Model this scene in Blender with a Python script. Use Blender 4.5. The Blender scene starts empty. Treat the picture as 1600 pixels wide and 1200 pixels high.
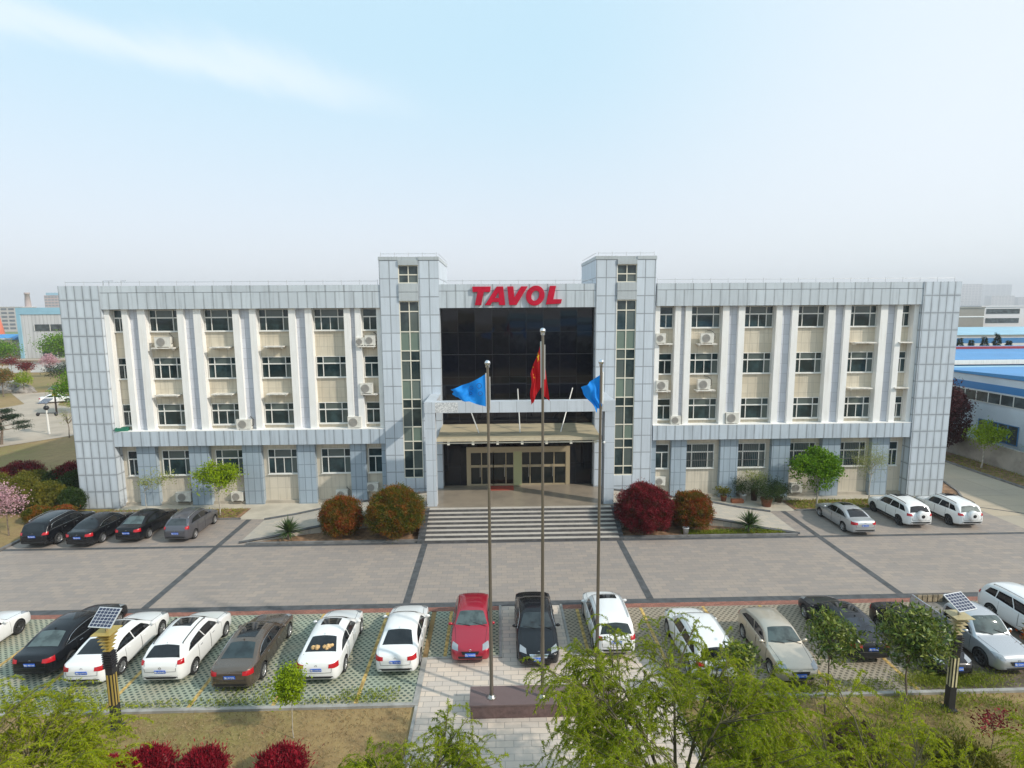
import bpy, bmesh, math, random
import numpy as np
from mathutils import Vector, Matrix
from mathutils.bvhtree import BVHTree

S = bpy.context.scene
COL = S.collection
R = math.radians
random.seed(7)
RNG = np.random.default_rng(11)

# ------------------------------------------------------------------ camera, sky, sun, exposure
F_PX, PITCH, YAW, ROLL = 885.57, 0.13165, 0.02602, -0.00635
CAM = Vector((-1.689, -42.65, 15.0))
fw = Vector((math.sin(YAW) * math.cos(PITCH), math.cos(YAW) * math.cos(PITCH), -math.sin(PITCH)))
rt = Vector((math.cos(YAW), -math.sin(YAW), 0))
up = rt.cross(fw)
r2 = rt * math.cos(ROLL) + up * math.sin(ROLL)
u2 = up * math.cos(ROLL) - rt * math.sin(ROLL)
cam = bpy.data.cameras.new('camera')
cam.sensor_fit = 'HORIZONTAL'; cam.sensor_width = 36; cam.lens = 36 * F_PX / 1600
cam.clip_start = 0.3; cam.clip_end = 9000
camo = bpy.data.objects.new('camera', cam); COL.objects.link(camo)
M3 = Matrix((r2, u2, -fw)).transposed()
camo.matrix_world = Matrix.Translation(CAM) @ M3.to_4x4()
S.camera = camo

SUN_EL = R(36)
SUN_H = Vector((0.885, -0.465)).normalized()
SUN_DIR = Vector((SUN_H.x * math.cos(SUN_EL), SUN_H.y * math.cos(SUN_EL), math.sin(SUN_EL)))
W = bpy.data.worlds.new('World'); S.world = W; W.use_nodes = True
nt = W.node_tree; nt.nodes.clear()
def wn(t, **k):
    n = nt.nodes.new(t)
    for a, b in k.items(): setattr(n, a, b)
    return n
sky = wn('ShaderNodeTexSky', sky_type='NISHITA', sun_disc=False)
sky.sun_elevation = SUN_EL; sky.sun_rotation = math.atan2(SUN_DIR.x, SUN_DIR.y)
sky.altitude = 50; sky.air_density = 1.0; sky.dust_density = 2.2; sky.ozone_density = 1.6
tc = wn('ShaderNodeTexCoord'); sp = wn('ShaderNodeSeparateXYZ')
nt.links.new(tc.outputs['Generated'], sp.inputs[0])
# milky spring haze low in the sky
mr = wn('ShaderNodeMapRange', interpolation_type='SMOOTHSTEP')
mr.inputs[1].default_value = 0.0; mr.inputs[2].default_value = 0.42; mr.inputs[3].default_value = 0.0; mr.inputs[4].default_value = 1.0
nt.links.new(sp.outputs['Z'], mr.inputs[0])
mx = wn('ShaderNodeMix', data_type='RGBA')
mx.inputs[0].default_value = .78; nt.links.new(sky.outputs[0], mx.inputs[6])
hzc = wn('ShaderNodeMix', data_type='RGBA'); nt.links.new(mr.outputs[0], hzc.inputs[0])
hzc.inputs[6].default_value = (8.4, 8.6, 9.2, 1); hzc.inputs[7].default_value = (5.7, 8.1, 9.4, 1)
sxm = wn('ShaderNodeMapRange', interpolation_type='SMOOTHSTEP'); nt.links.new(sp.outputs['X'], sxm.inputs[0])
sxm.inputs[1].default_value = 0.05; sxm.inputs[2].default_value = 0.68; sxm.inputs[3].default_value = 0; sxm.inputs[4].default_value = .85
sunw = wn('ShaderNodeMix', data_type='RGBA'); nt.links.new(sxm.outputs[0], sunw.inputs[0]); nt.links.new(hzc.outputs[2], sunw.inputs[6]); sunw.inputs[7].default_value = (8.9, 9.4, 9.8, 1)
nt.links.new(sunw.outputs[2], mx.inputs[7])
# one long thin cirrus band, high on the left
vr = wn('ShaderNodeVectorMath', operation='DIVIDE'); cmb = wn('ShaderNodeCombineXYZ')
zm = wn('ShaderNodeMath', operation='MAXIMUM'); zm.inputs[1].default_value = 0.03
nt.links.new(sp.outputs['Z'], zm.inputs[0])
for i in range(3): nt.links.new(zm.outputs[0], cmb.inputs[i])
nt.links.new(tc.outputs['Generated'], vr.inputs[0]); nt.links.new(cmb.outputs[0], vr.inputs[1])
no = wn('ShaderNodeTexNoise'); no.inputs['Scale'].default_value = 0.9; no.inputs['Detail'].default_value = 7; no.inputs['Roughness'].default_value = 0.55
mp = wn('ShaderNodeMapping'); mp.inputs['Rotation'].default_value = (0, 0, R(-52)); mp.inputs['Scale'].default_value = (1.7, .55, 0)
nt.links.new(vr.outputs[0], mp.inputs[0]); nt.links.new(mp.outputs[0], no.inputs['Vector'])
# distance from the band's line in the cloud plane:  a*x + b*y + c
s2 = wn('ShaderNodeSeparateXYZ'); nt.links.new(vr.outputs[0], s2.inputs[0])
def mth(op, a, b=None, c=None):
    n = wn('ShaderNodeMath', operation=op)
    for i, v in enumerate((a, b, c)):
        if v is None: continue
        if isinstance(v, (int, float)): n.inputs[i].default_value = v
        else: nt.links.new(v, n.inputs[i])
    return n.outputs[0]
CA, CB, CC = -0.521, 0.8536, -2.69
dl = mth('ADD', mth('ADD', mth('MULTIPLY', s2.outputs['X'], CA), mth('MULTIPLY', s2.outputs['Y'], CB)), CC)
dl = mth('ADD', dl, mth('MULTIPLY', mth('SUBTRACT', no.outputs['Fac'], .5), .9))
bandm = wn('ShaderNodeMapRange', interpolation_type='SMOOTHSTEP')
nt.links.new(mth('ABSOLUTE', dl), bandm.inputs[0])
bandm.inputs[1].default_value = 0.0; bandm.inputs[2].default_value = 0.34; bandm.inputs[3].default_value = 0.6; bandm.inputs[4].default_value = 0
xm = wn('ShaderNodeMapRange', interpolation_type='SMOOTHSTEP'); nt.links.new(s2.outputs['X'], xm.inputs[0])
xm.inputs[1].default_value = -0.22; xm.inputs[2].default_value = -1.0; xm.inputs[3].default_value = 0; xm.inputs[4].default_value = 1
cl = mth('MULTIPLY', bandm.outputs[0], xm.outputs[0])
mx2 = wn('ShaderNodeMix', data_type='RGBA'); nt.links.new(cl, mx2.inputs[0])
nt.links.new(mx.outputs[2], mx2.inputs[6]); mx2.inputs[7].default_value = (7.6, 8.3, 8.8, 1)
bg = wn('ShaderNodeBackground'); bg.inputs[1].default_value = 0.11
wo = wn('ShaderNodeOutputWorld')
nt.links.new(mx2.outputs[2], bg.inputs[0]); nt.links.new(bg.outputs[0], wo.inputs[0])

sun = bpy.data.lights.new('sun', 'SUN'); sun.energy = 3.3; sun.angle = R(1.2); sun.color = (1.0, 0.93, 0.82)
suno = bpy.data.objects.new('sun', sun); COL.objects.link(suno)
suno.rotation_euler = (-SUN_DIR).to_track_quat('-Z', 'Y').to_euler()
suno.location = (40, -30, 60)
S.view_settings.view_transform = 'Standard'; S.view_settings.look = 'None'
S.view_settings.exposure = 0.20; S.view_settings.gamma = 1; S.view_settings.use_curve_mapping = False
S.cycles.max_bounces = 8; S.cycles.volume_bounces = 0; S.cycles.transparent_max_bounces = 6
S.cycles.sample_clamp_indirect = 6

# ------------------------------------------------------------------ materials
MATS = {}
class NT:
    def __init__(s, name):
        s.m = bpy.data.materials.new(name); s.m.use_nodes = True
        s.t = s.m.node_tree; s.b = s.t.nodes['Principled BSDF']
    def n(s, t, **k):
        n = s.t.nodes.new(t)
        for a, b in k.items(): setattr(n, a, b)
        return n
    def l(s, a, b): s.t.links.new(a, b)
    def math(s, op, a, b=None, c=None):
        n = s.n('ShaderNodeMath', operation=op)
        for i, v in enumerate((a, b, c)):
            if v is None: continue
            if isinstance(v, (int, float)): n.inputs[i].default_value = v
            else: s.l(v, n.inputs[i])
        return n.outputs[0]
    def mix(s, f, a, b, mode='MIX'):
        n = s.n('ShaderNodeMix', data_type='RGBA', blend_type=mode)
        for i, v in ((0, f), (6, a), (7, b)):
            if isinstance(v, (int, float)): n.inputs[i].default_value = v
            elif isinstance(v, (tuple, list)): n.inputs[i].default_value = tuple(v)[:3] + (1,)
            else: s.l(v, n.inputs[i])
        return n.outputs[2]
    def mr(s, v, a, b, c, d, smooth=True):
        n = s.n('ShaderNodeMapRange', interpolation_type='SMOOTHSTEP' if smooth else 'LINEAR')
        s.l(v, n.inputs[0])
        for i, q in enumerate((a, b, c, d)): n.inputs[i + 1].default_value = q
        return n.outputs[0]
    def pos(s, obj=False):
        if obj: return s.n('ShaderNodeTexCoord').outputs['Object']
        return s.n('ShaderNodeNewGeometry').outputs['Position']
    def noise(s, vec, scale, detail=4, rough=.55, stretch=None):
        if stretch:
            mp = s.n('ShaderNodeMapping'); mp.inputs['Scale'].default_value = stretch; s.l(vec, mp.inputs[0]); vec = mp.outputs[0]
        n = s.n('ShaderNodeTexNoise'); n.inputs['Scale'].default_value = scale
        n.inputs['Detail'].default_value = detail; n.inputs['Roughness'].default_value = rough
        s.l(vec, n.inputs['Vector']); return n.outputs['Fac']
    def bump(s, h, strength=.3, dist=.02):
        b = s.n('ShaderNodeBump'); b.inputs['Strength'].default_value = strength; b.inputs['Distance'].default_value = dist
        s.l(h, b.inputs['Height']); s.l(b.outputs[0], s.b.inputs['Normal'])
    def col(s, v):
        if isinstance(v, (tuple, list)): s.b.inputs['Base Color'].default_value = tuple(v)[:3] + (1,)
        else: s.l(v, s.b.inputs['Base Color'])

def mat(name, c, rough=.6, metal=0., coat=0., vary=.0, vscale=3., spec=.5, vobj=False):
    if name in MATS: return MATS[name]
    t = NT(name); t.b.inputs['Roughness'].default_value = rough; t.b.inputs['Metallic'].default_value = metal
    t.b.inputs['Coat Weight'].default_value = coat; t.b.inputs['Coat Roughness'].default_value = .04
    t.b.inputs['Specular IOR Level'].default_value = spec
    if vary:
        f = t.noise(t.pos(vobj), vscale, 5)
        a = [max(0, q * (1 - vary)) for q in c]; b = [min(1, q * (1 + vary)) for q in c]
        t.col(t.mix(t.mr(f, .3, .7, 0, 1), a, b))
    else: t.col(c)
    MATS[name] = t.m; return t.m

def panel_mat(name, c, px, pz, x0=0., z0=0., w=.03, dark=.45, halo=.0, vary=.06, stain=.10, rough=.42, tint=None):
    """stone or metal cladding in a px by pz grid with joints w wide"""
    t = NT(name); p = t.pos(); s = t.n('ShaderNodeSeparateXYZ'); t.l(p, s.inputs[0])
    u = t.math('DIVIDE', t.math('SUBTRACT', t.math('ADD', s.outputs[0], s.outputs[1]), x0), px)
    v = t.math('DIVIDE', t.math('SUBTRACT', s.outputs[2], z0), pz)
    def dist(q, pp):
        f = t.math('FRACT', q); return t.math('MULTIPLY', t.math('MINIMUM', f, t.math('SUBTRACT', 1., f)), pp)
    du, dv = dist(u, px), dist(v, pz)
    # the joints wander a little in strength: dirt
    nz = t.noise(p, 1.1, 4)
    d = t.math('MINIMUM', du, dv)
    line = t.mr(d, w * .25, w * .8, 1, 0)
    cb = t.n('ShaderNodeCombineXYZ'); t.l(t.math('FLOOR', u), cb.inputs[0]); t.l(t.math('FLOOR', v), cb.inputs[1])
    wnz = t.n('ShaderNodeTexWhiteNoise', noise_dimensions='2D'); t.l(cb.outputs[0], wnz.inputs[0])
    base = t.mix(wnz.outputs[0], [q * (1 - vary) for q in c], [min(1, q * (1 + vary)) for q in c])
    big = t.noise(p, .35, 3)
    base = t.mix(t.math('MULTIPLY', t.mr(big, .35, .7, 0, 1), .5), base, tint or [q * .88 for q in c])
    streak = t.noise(p, 2.2, 5, .6, (2.2, 2.2, .16))
    base = t.mix(t.math('MULTIPLY', t.mr(streak, .46, .74, 0, 1), stain * 3.2), base, [q * .62 for q in c])
    if halo:
        h = t.mr(d, w * .6, w * .6 + halo, 1, 0)
        base = t.mix(t.math('MULTIPLY', h, t.mr(nz, .3, .7, .25, .6)), base, [q * .6 for q in c])
    base = t.mix(t.math('MULTIPLY', line, t.mr(nz, .2, .8, .75, 1)), base, [q * dark for q in c])
    t.col(base); t.b.inputs['Roughness'].default_value = rough
    inv = t.math('SUBTRACT', 1., line); t.bump(inv, .25, .01)
    MATS[name] = t.m; return t.m

def leaf_mat(name, cols, rough=.55, trans=.25, nscale=1.2, rw=.55):
    """foliage: colour varies leaf by leaf and clump by clump"""
    t = NT(name)
    g = t.n('ShaderNodeNewGeometry'); rr = t.n('ShaderNodeValToRGB')
    e = rr.color_ramp.elements
    while len(e) < len(cols): e.new(.5)
    for i, c in enumerate(cols): e[i].position = i / (len(cols) - 1); e[i].color = tuple(c) + (1,)
    cl = t.noise(g.outputs['Position'], nscale, 3)
    f = t.math('ADD', t.math('MULTIPLY', g.outputs['Random Per Island'], rw), t.math('MULTIPLY', t.mr(cl, .34, .66, 0, 1), 1 - rw))
    t.l(f, rr.inputs[0]); t.col(rr.outputs[0])
    t.b.inputs['Roughness'].default_value = rough
    t.b.inputs['Specular IOR Level'].default_value = .35 if rough < .4 else .15
    tr = t.n('ShaderNodeBsdfTranslucent'); t.l(rr.outputs[0], tr.inputs[0])
    ms = t.n('ShaderNodeMixShader'); ms.inputs[0].default_value = trans
    t.l(t.b.outputs[0], ms.inputs[1]); t.l(tr.outputs[0], ms.inputs[2])
    t.l(ms.outputs[0], t.t.nodes['Material Output'].inputs[0])
    MATS[name] = t.m; return t.m

# ------------------------------------------------------------------ geometry helpers
class MB:
    def __init__(s): s.v = []; s.f = []; s.sm = []
    def add(s, v, f, smooth=False):
        b = len(s.v); s.v += [tuple(q) for q in v]; s.f += [tuple(i + b for i in q) for q in f]; s.sm += [smooth] * len(f); return s
    def box(s, x0, x1, y0, y1, z0, z1, rot=0, c=None):
        v = [(x, y, z) for z in (z0, z1) for y in (y0, y1) for x in (x0, x1)]
        if rot:
            cx, cy = c if c else ((x0 + x1) / 2, (y0 + y1) / 2)
            v = [(cx + (x - cx) * math.cos(rot) - (y - cy) * math.sin(rot), cy + (x - cx) * math.sin(rot) + (y - cy) * math.cos(rot), z) for x, y, z in v]
        return s.add(v, [(0, 2, 3, 1), (4, 5, 7, 6), (0, 1, 5, 4), (2, 6, 7, 3), (0, 4, 6, 2), (1, 3, 7, 5)])
    def prism(s, poly, a, b, axis='z'):
        n = len(poly)
        def P(q, h):
            return {'z': (q[0], q[1], h), 'x': (h, q[0], q[1]), 'y': (q[0], h, q[1])}[axis]
        v = [P(q, a) for q in poly] + [P(q, b) for q in poly]
        return s.add(v, [tuple(range(n))[::-1], tuple(range(n, 2 * n))] + [(i, (i + 1) % n, n + (i + 1) % n, n + i) for i in range(n)])
    def tube(s, pts, rad, n=8, cap=True, smooth=True):
        pts = [Vector(p) for p in pts]
        if isinstance(rad, (int, float)): rad = [rad] * len(pts)
        rings = []; ref = None
        for i, p in enumerate(pts):
            d = (pts[min(i + 1, len(pts) - 1)] - pts[max(i - 1, 0)])
            d = d.normalized() if d.length > 1e-9 else Vector((0, 0, 1))
            if ref is None: ref = Vector((1, 0, 0)) if abs(d.x) < .9 else Vector((0, 1, 0))
            a = (ref - d * ref.dot(d)).normalized(); b = d.cross(a); ref = a
            rings.append([p + (a * math.cos(q * 2 * math.pi / n) + b * math.sin(q * 2 * math.pi / n)) * rad[i] for q in range(n)])
        v = [q for r in rings for q in r]
        f = [(i * n + k, i * n + (k + 1) % n, (i + 1) * n + (k + 1) % n, (i + 1) * n + k) for i in range(len(pts) - 1) for k in range(n)]
        s.add(v, f, smooth)
        if cap: s.add(rings[0], [tuple(range(n))[::-1]]); s.add(rings[-1], [tuple(range(n))])
        return s
    def lathe(s, prof, n=16, c=(0, 0, 0), axis='z', smooth=True, flip=False):
        v = []
        for r, h in prof:
            for k in range(n):
                a = 2 * math.pi * k / n; x, y = r * math.cos(a), r * math.sin(a)
                q = (x, y, h) if axis == 'z' else ((h, x, y) if axis == 'x' else (x, h, y))
                v.append((q[0] + c[0], q[1] + c[1], q[2] + c[2]))
        f = [(i * n + k, i * n + (k + 1) % n, (i + 1) * n + (k + 1) % n, (i + 1) * n + k) for i in range(len(prof) - 1) for k in range(n)]
        return s.add(v, f, smooth)
    def ball(s, c, r, n=10, m=7, sc=(1, 1, 1)):
        prof = [(max(1e-4, math.sin(math.pi * i / m)), -math.cos(math.pi * i / m)) for i in range(m + 1)]
        v = [(c[0] + q * r * sc[0] * math.cos(2 * math.pi * k / n), c[1] + q * r * sc[1] * math.sin(2 * math.pi * k / n), c[2] + h * r * sc[2]) for q, h in prof for k in range(n)]
        f = [(i * n + k, i * n + (k + 1) % n, (i + 1) * n + (k + 1) % n, (i + 1) * n + k) for i in range(m) for k in range(n)]
        return s.add(v, f, True)
    def mesh(s, name, m=None):
        me = bpy.data.meshes.new(name); me.from_pydata(s.v, [], s.f)
        me.polygons.foreach_set('use_smooth', s.sm)
        if m: me.materials.append(m)
        return me
    def build(s, name, m=None, parent=None, loc=None):
        return obj(name, s.mesh(name, m), parent, loc)

def obj(name, me, parent=None, loc=None):
    o = bpy.data.objects.new(name, me); COL.objects.link(o)
    if parent is not None: o.parent = parent
    if loc is not None: o.location = loc
    return o
def tag(o, label=None, cat=None, group=None, kind=None):
    if label: o['label'] = label
    if cat: o['category'] = cat
    if group: o['group'] = group
    if kind: o['kind'] = kind
    return o
def thing(name, loc, label, cat, group=None, rz=0):
    o = bpy.data.objects.new(name, None); COL.objects.link(o); o.location = loc; o.rotation_euler = (0, 0, rz)
    o.empty_display_size = .3
    return tag(o, label, cat, group)
def struct(name, mb, m): return tag(mb.build(name, m), kind='structure')
def copy_tree(o, parent=None):
    c = o.copy(); COL.objects.link(c)
    if parent is not None: c.parent = parent
    for ch in list(o.children): copy_tree(ch, c)
    return c

def text_mesh(txt, size, depth, m, name='lettering'):
    cu = bpy.data.curves.new(name, 'FONT'); cu.body = txt; cu.size = size; cu.extrude = depth
    cu.align_x = 'CENTER'; cu.align_y = 'CENTER'; cu.resolution_u = 3
    o = bpy.data.objects.new(name, cu)
    me = bpy.data.meshes.new_from_object(o); me.materials.clear(); me.materials.append(m)
    bpy.data.objects.remove(o); return me

def leaf_arr(P, D, L, Wd, rng, jit=.35):
    """diamond leaves at P along D; L, Wd lengths and widths"""
    n = len(P); D = D / np.maximum(np.linalg.norm(D, axis=1, keepdims=True), 1e-9)
    nr = rng.normal(size=(n, 3)); nr[:, 2] += .9
    side = np.cross(D, nr); side /= np.maximum(np.linalg.norm(side, axis=1, keepdims=True), 1e-9)
    nn = np.cross(side, D)
    L = np.asarray(L).reshape(-1, 1) * np.ones((n, 1)); Wd = np.asarray(Wd).reshape(-1, 1) * np.ones((n, 1))
    sc = rng.uniform(.65, 1.25, (n, 1)); L = L * sc; Wd = Wd * sc
    a = P; b = P + D * L * .45 + side * Wd * .5 + nn * Wd * .12; c = P + D * L - nn * L * .08; d = P + D * L * .45 - side * Wd * .5 + nn * Wd * .12
    return np.stack([a, b, c, d], 1).reshape(-1, 3)
def quads_mesh(name, V, m):
    n = len(V) // 4; me = bpy.data.meshes.new(name)
    me.vertices.add(len(V)); me.vertices.foreach_set('co', np.ascontiguousarray(V, dtype=np.float32).ravel())
    me.loops.add(n * 4); me.loops.foreach_set('vertex_index', np.arange(n * 4, dtype=np.int32))
    me.polygons.add(n); me.polygons.foreach_set('loop_start', np.arange(0, n * 4, 4, dtype=np.int32))
    me.update(calc_edges=True); me.validate()
    if m: me.materials.append(m)
    return me
def unit(rng, n):
    v = rng.normal(size=(n, 3)); return v / np.linalg.norm(v, axis=1, keepdims=True)

STONE = (.43, .47, .52)

# ================================================================== SETTING: ground, plaza, parking
def ground_mat():
    t = NT('dry_grass'); p = t.pos()
    a = t.noise(p, .09, 5); b = t.noise(p, 1.3, 6, .65); c = t.noise(p, 14, 3, .7)
    c1 = t.mix(t.mr(a, .38, .62, 0, 1), (.30, .205, .085), (.185, .165, .042))
    c2 = t.mix(t.mr(b, .35, .68, 0, .75), c1, (.20, .125, .055))
    c3 = t.mix(t.mr(c, .4, .75, 0, .55), c2, (.36, .265, .13))
    t.col(c3); t.b.inputs['Roughness'].default_value = .95; t.bump(c, .6, .05); return t.m
M_GRASS = ground_mat()
def paving_mat(name, c, bw, bh, jit=.10, joint=.55, warm=(1.06, 1, .92), jw=.012, dirt=.3):
    t = NT(name); p = t.pos()
    br = t.n('ShaderNodeTexBrick'); t.l(p, br.inputs['Vector'])
    br.inputs['Scale'].default_value = 1; br.inputs['Brick Width'].default_value = bw; br.inputs['Row Height'].default_value = bh
    br.inputs['Mortar Size'].default_value = jw; br.inputs['Mortar Smooth'].default_value = .3; br.inputs['Bias'].default_value = 0
    br.inputs['Color1'].default_value = tuple(q * (1 - jit) for q in c) + (1,)
    br.inputs['Color2'].default_value = tuple(min(1, q * (1 + jit) * w) for q, w in zip(c, warm)) + (1,)
    br.inputs['Mortar'].default_value = tuple(q * joint for q in c) + (1,)
    a = t.noise(p, .22, 5); b = t.noise(p, 3.5, 5, .65)
    x = t.mix(t.mr(a, .35, .68, 0, dirt), br.outputs[0], [q * .78 for q in c])
    st = t.noise(p, .9, 6, .7, (.35, 1.2, 1))
    x = t.mix(t.mr(st, .55, .8, 0, dirt), x, [q * .60 for q in c])
    x = t.mix(t.mr(b, .45, .8, 0, .22), x, [min(1, q * 1.3) for q in c])
    sp_ = t.noise(p, 1.7, 3, .5); x = t.mix(t.math('MULTIPLY', t.mr(sp_, .70, .76, 0, .55), t.mr(a, .45, .6, 0, 1)), x, [q * .45 for q in c])
    ty = t.noise(p, .5, 4, .5, (.12, 2.2, 1)); x = t.mix(t.mr(ty, .60, .74, 0, dirt * .8), x, [q * .66 for q in c])
    pt = t.noise(p, .13, 2, .4); x = t.mix(t.mr(pt, .60, .63, 0, .25), x, [min(1, q * 1.12) for q in c])
    t.col(x); t.b.inputs['Roughness'].default_value = .8; t.bump(br.outputs['Fac'], -.3, .01); return t.m
M_PLAZA = paving_mat('plaza_paving', (.290, .254, .230), .62, .32, jit=.10, joint=.70)
M_WALK = paving_mat('walkway_paving', (.545, .475, .415), .62, .30, jit=.09, joint=.52, jw=.016)
M_BRICK = paving_mat('red_brick_edging', (.27, .12, .09), .24, .12, jit=.22, joint=.6)
M_STRIP = mat('dark_paving', (.075, .078, .082), .75, vary=.25, vscale=2.5)
M_KERB = mat('kerb_stone', (.30, .29, .27), .8, vary=.2, vscale=2)
M_CONC = paving_mat('driveway_concrete', (.40, .345, .27), 5.2, 4.4, jit=.05, joint=.6, jw=.03, dirt=.5)
M_ROAD = mat('road_concrete', (.40, .335, .265), .85, vary=.12, vscale=.3)
M_SOIL = mat('bed_soil', (.23, .135, .075), .95, vary=.45, vscale=2.2)
M_YEL = mat('yellow_line', (.46, .31, .10), .8, vary=.5, vscale=5)

def paver_mat(name, c, c2, hole):
    t = NT(name); p = t.pos(); s = t.n('ShaderNodeSeparateXYZ'); t.l(p, s.inputs[0])
    px, py = .26, .145
    v = t.math('DIVIDE', s.outputs[1], py); row = t.math('FLOOR', v)
    off = t.math('MULTIPLY', t.math('MODULO', t.math('ABSOLUTE', row), 2.), .5)
    u = t.math('ADD', t.math('DIVIDE', s.outputs[0], px), off)
    fu = t.math('SUBTRACT', t.math('FRACT', u), .5); fv = t.math('SUBTRACT', t.math('FRACT', v), .5)
    e = t.math('SQRT', t.math('ADD', t.math('POWER', t.math('DIVIDE', fu, .27), 2.), t.math('POWER', t.math('DIVIDE', fv, .40), 2.)))
    h = t.mr(e, .75, 1.1, 1, 0)
    n1 = t.noise(p, .55, 5); n2 = t.noise(p, 9, 4, .7); n3 = t.noise(p, .3, 4)
    base = t.mix(t.mr(n1, .35, .66, 0, 1), c, c2)
    base = t.mix(t.mr(n2, .45, .8, 0, .4), base, [q * .72 for q in c])
    hc = t.mix(t.mr(n2, .4, .65, 0, 1), hole, [q * 2.0 for q in hole])
    fill = t.mr(n3, .62, .74, 1, .55)
    t.col(t.mix(t.math('MULTIPLY', h, fill), base, hc)); t.b.inputs['Roughness'].default_value = .85
    t.bump(t.math('SUBTRACT', 1., h), .6, .03); return t.m
M_PAVL = paver_mat('green_grass_pavers', (.305, .345, .265), (.35, .33, .245), (.055, .075, .06))
M_PAVR = paver_mat('tan_grass_pavers', (.33, .275, .205), (.29, .25, .19), (.10, .085, .06))

def sheet(name, m, polys, z):
    mb = MB()
    for q in polys:
        if len(q) == 4 and not hasattr(q[0], '__len__'):
            x0, x1, y0, y1 = q; q = [(x0, y0), (x1, y0), (x1, y1), (x0, y1)]
        mb.add([(a, b, z) for a, b in q], [tuple(range(len(q)))])
    return struct(name, mb, m)
sheet('ground', M_GRASS, [(-4500, 4500, -900, 6000)], -.03)
sheet('plaza', M_PLAZA, [(-80, 60, -15.05, -8.0), (-33.2, 34.0, -8.0, -2.72), (34.0, 41.7, -8, -6.9)], 0.0)
sheet('building_apron', mat('apron_concrete', (.47, .42, .34), .85, vary=.12, vscale=.8),
      [(-31, -22.3, -.45, .95), (-20.6, -6.6, -2.72, .95), (-22.3, -20.6, -.45, .95), (6.2, 20.4, -2.72, .95), (20.4, 33.6, -.45, .95)], 0.004)
sheet('driveway', M_CONC, [[(34, -6.9), (41.7, -6.9), (41.7, 90), (34, 90)]], 0.0)
sheet('parking_pavers', M_PAVL, [(-80, -5.06, -22.6, -15.9), (-4.83, -1.72, -19.72, -15.9)], 0.0)
sheet('tan_parking_pavers', M_PAVR, [(1.5, 4.83, -19.72, -15.9), (4.83, 5.05, -19.72, -15.9), (5.05, 60, -22.6, -15.9)], 0.0)
sheet('walkway', M_WALK, [(-4.83, 4.95, -40, -19.84), (-1.60, 1.38, -19.84, -15.52)], 0.0)
sheet('brick_edging', M_BRICK, [(-80, -1.72, -15.9, -15.5), (1.5, 60, -15.9, -15.5)], 0.0)
st = [(-80, 60, -15.5, -15.06)]
mbs = MB()
sheet('paving_strip', M_STRIP, [(-80, 60, -15.5, -15.05)], 0.0)
sheet('paving_strip', M_STRIP, [(-33.4, 34.0, -7.62, -7.32)], 0.005)
for x, y1 in ((-19.75, -2.75), (-6.48, -7.62), (6.15, -7.62), (19.4, -2.75)):
    sheet('paving_strip', M_STRIP, [(x - .19, x + .19, -15.05, y1)], 0.009)
sheet('paving_strip', M_STRIP, [[(33.9, -2.3), (34.12, -2.3), (41.9, -7.3), (41.7, -7.5)]], 0.006)
for i, x in enumerate((-23.1, -19.98, -16.76, -13.6, -10.4, -7.26, -4.09, 2.2, 5.42, 8.6, 11.5, 14.8)):
    y0 = -22.55 if abs(x) > 5 else -19.68
    sheet('parking_line', M_YEL, [(x - .075, x + .075, y0, -15.92)], 0.006)
mk = MB()
mk.box(-80, -4.83, -22.76, -22.6, -.05, .07); mk.box(4.95, 60, -22.76, -22.6, -.05, .07)
mk.box(-5.06, -4.83, -22.6, -19.72, -.05, .03); mk.box(4.83, 5.05, -22.6, -19.84, -.05, .03)
mk.box(-4.83, -1.60, -19.84, -19.72, -.05, .05); mk.box(1.38, 4.83, -19.84, -19.72, -.05, .05)
mk.box(-1.72, -1.60, -19.72, -15.5, -.05, .05); mk.box(1.38, 1.5, -19.72, -15.5, -.05, .05)
mk.box(-4.95, -4.83, -40, -22.76, -.05, .05); mk.box(4.95, 5.07, -40, -22.76, -.05, .05)
struct('kerb', mk, M_KERB)
mk = MB()
mk.box(-18.0, -6.7, -7.32, -7.10, 0, .13); mk.box(6.4, 18.1, -7.32, -7.10, 0, .13)
mk.box(41.7, 41.9, -7.0, 90, -.05, .14)
mk.box(-33.45, -33.25, -7.9, -3, -.05, .12); mk.box(-60, -33.25, -8.1, -7.9, -.05, .12)
mk.box(-33.25, -20.4, -2.72, -2.6, 0, .1); mk.box(20.4, 33.6, -2.72, -2.6, 0, .1)
for a, b in (((33.7, 4.2), (36.6, 3.6)), ((36.6, 3.6), (35.7, 1.0)), ((35.7, 1.0), (33.8, -2.2))):
    d = Vector((b[0] - a[0], b[1] - a[1])); L = d.length; c = ((a[0] + b[0]) / 2, (a[1] + b[1]) / 2)
    mk.box(c[0] - L / 2, c[0] + L / 2, c[1] - .07, c[1] + .07, -.02, .12, math.atan2(d.y, d.x), c)
struct('kerb', mk, mat('dark_kerb', (.16, .155, .15), .8, vary=.25, vscale=2))
sheet('planting_bed', M_SOIL, [[(-17.9, -7.10), (-6.75, -7.10), (-6.75, -4.0), (-10.5, -4.6), (-14.5, -5.7)],
                               [(6.45, -7.10), (18.0, -7.10), (14.4, -5.7), (10.3, -4.6), (6.45, -4.0)],
                               (-33.2, -20.6, -2.6, -.45), (20.4, 33.6, -2.6, -.45), [(33.65, 4.2), (33.65, -2.1), (35.7, 1.0), (36.6, 3.6)],
                               (41.9, 44.9, -7, 90)], 0.03)
sheet('road', M_ROAD, [[(-140, 48.5), (-140, 33), (-58, 20.5), (-52, 29), (-46, 34), (-46, 44), (-60, 42), (-73, 50), (-83, 66), (-92, 64), (-79.5, 51.5), (-80, 47)],
                       [(-330, 112), (-112, 112), (-112, 120), (-330, 128)]], 0.0)
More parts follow.
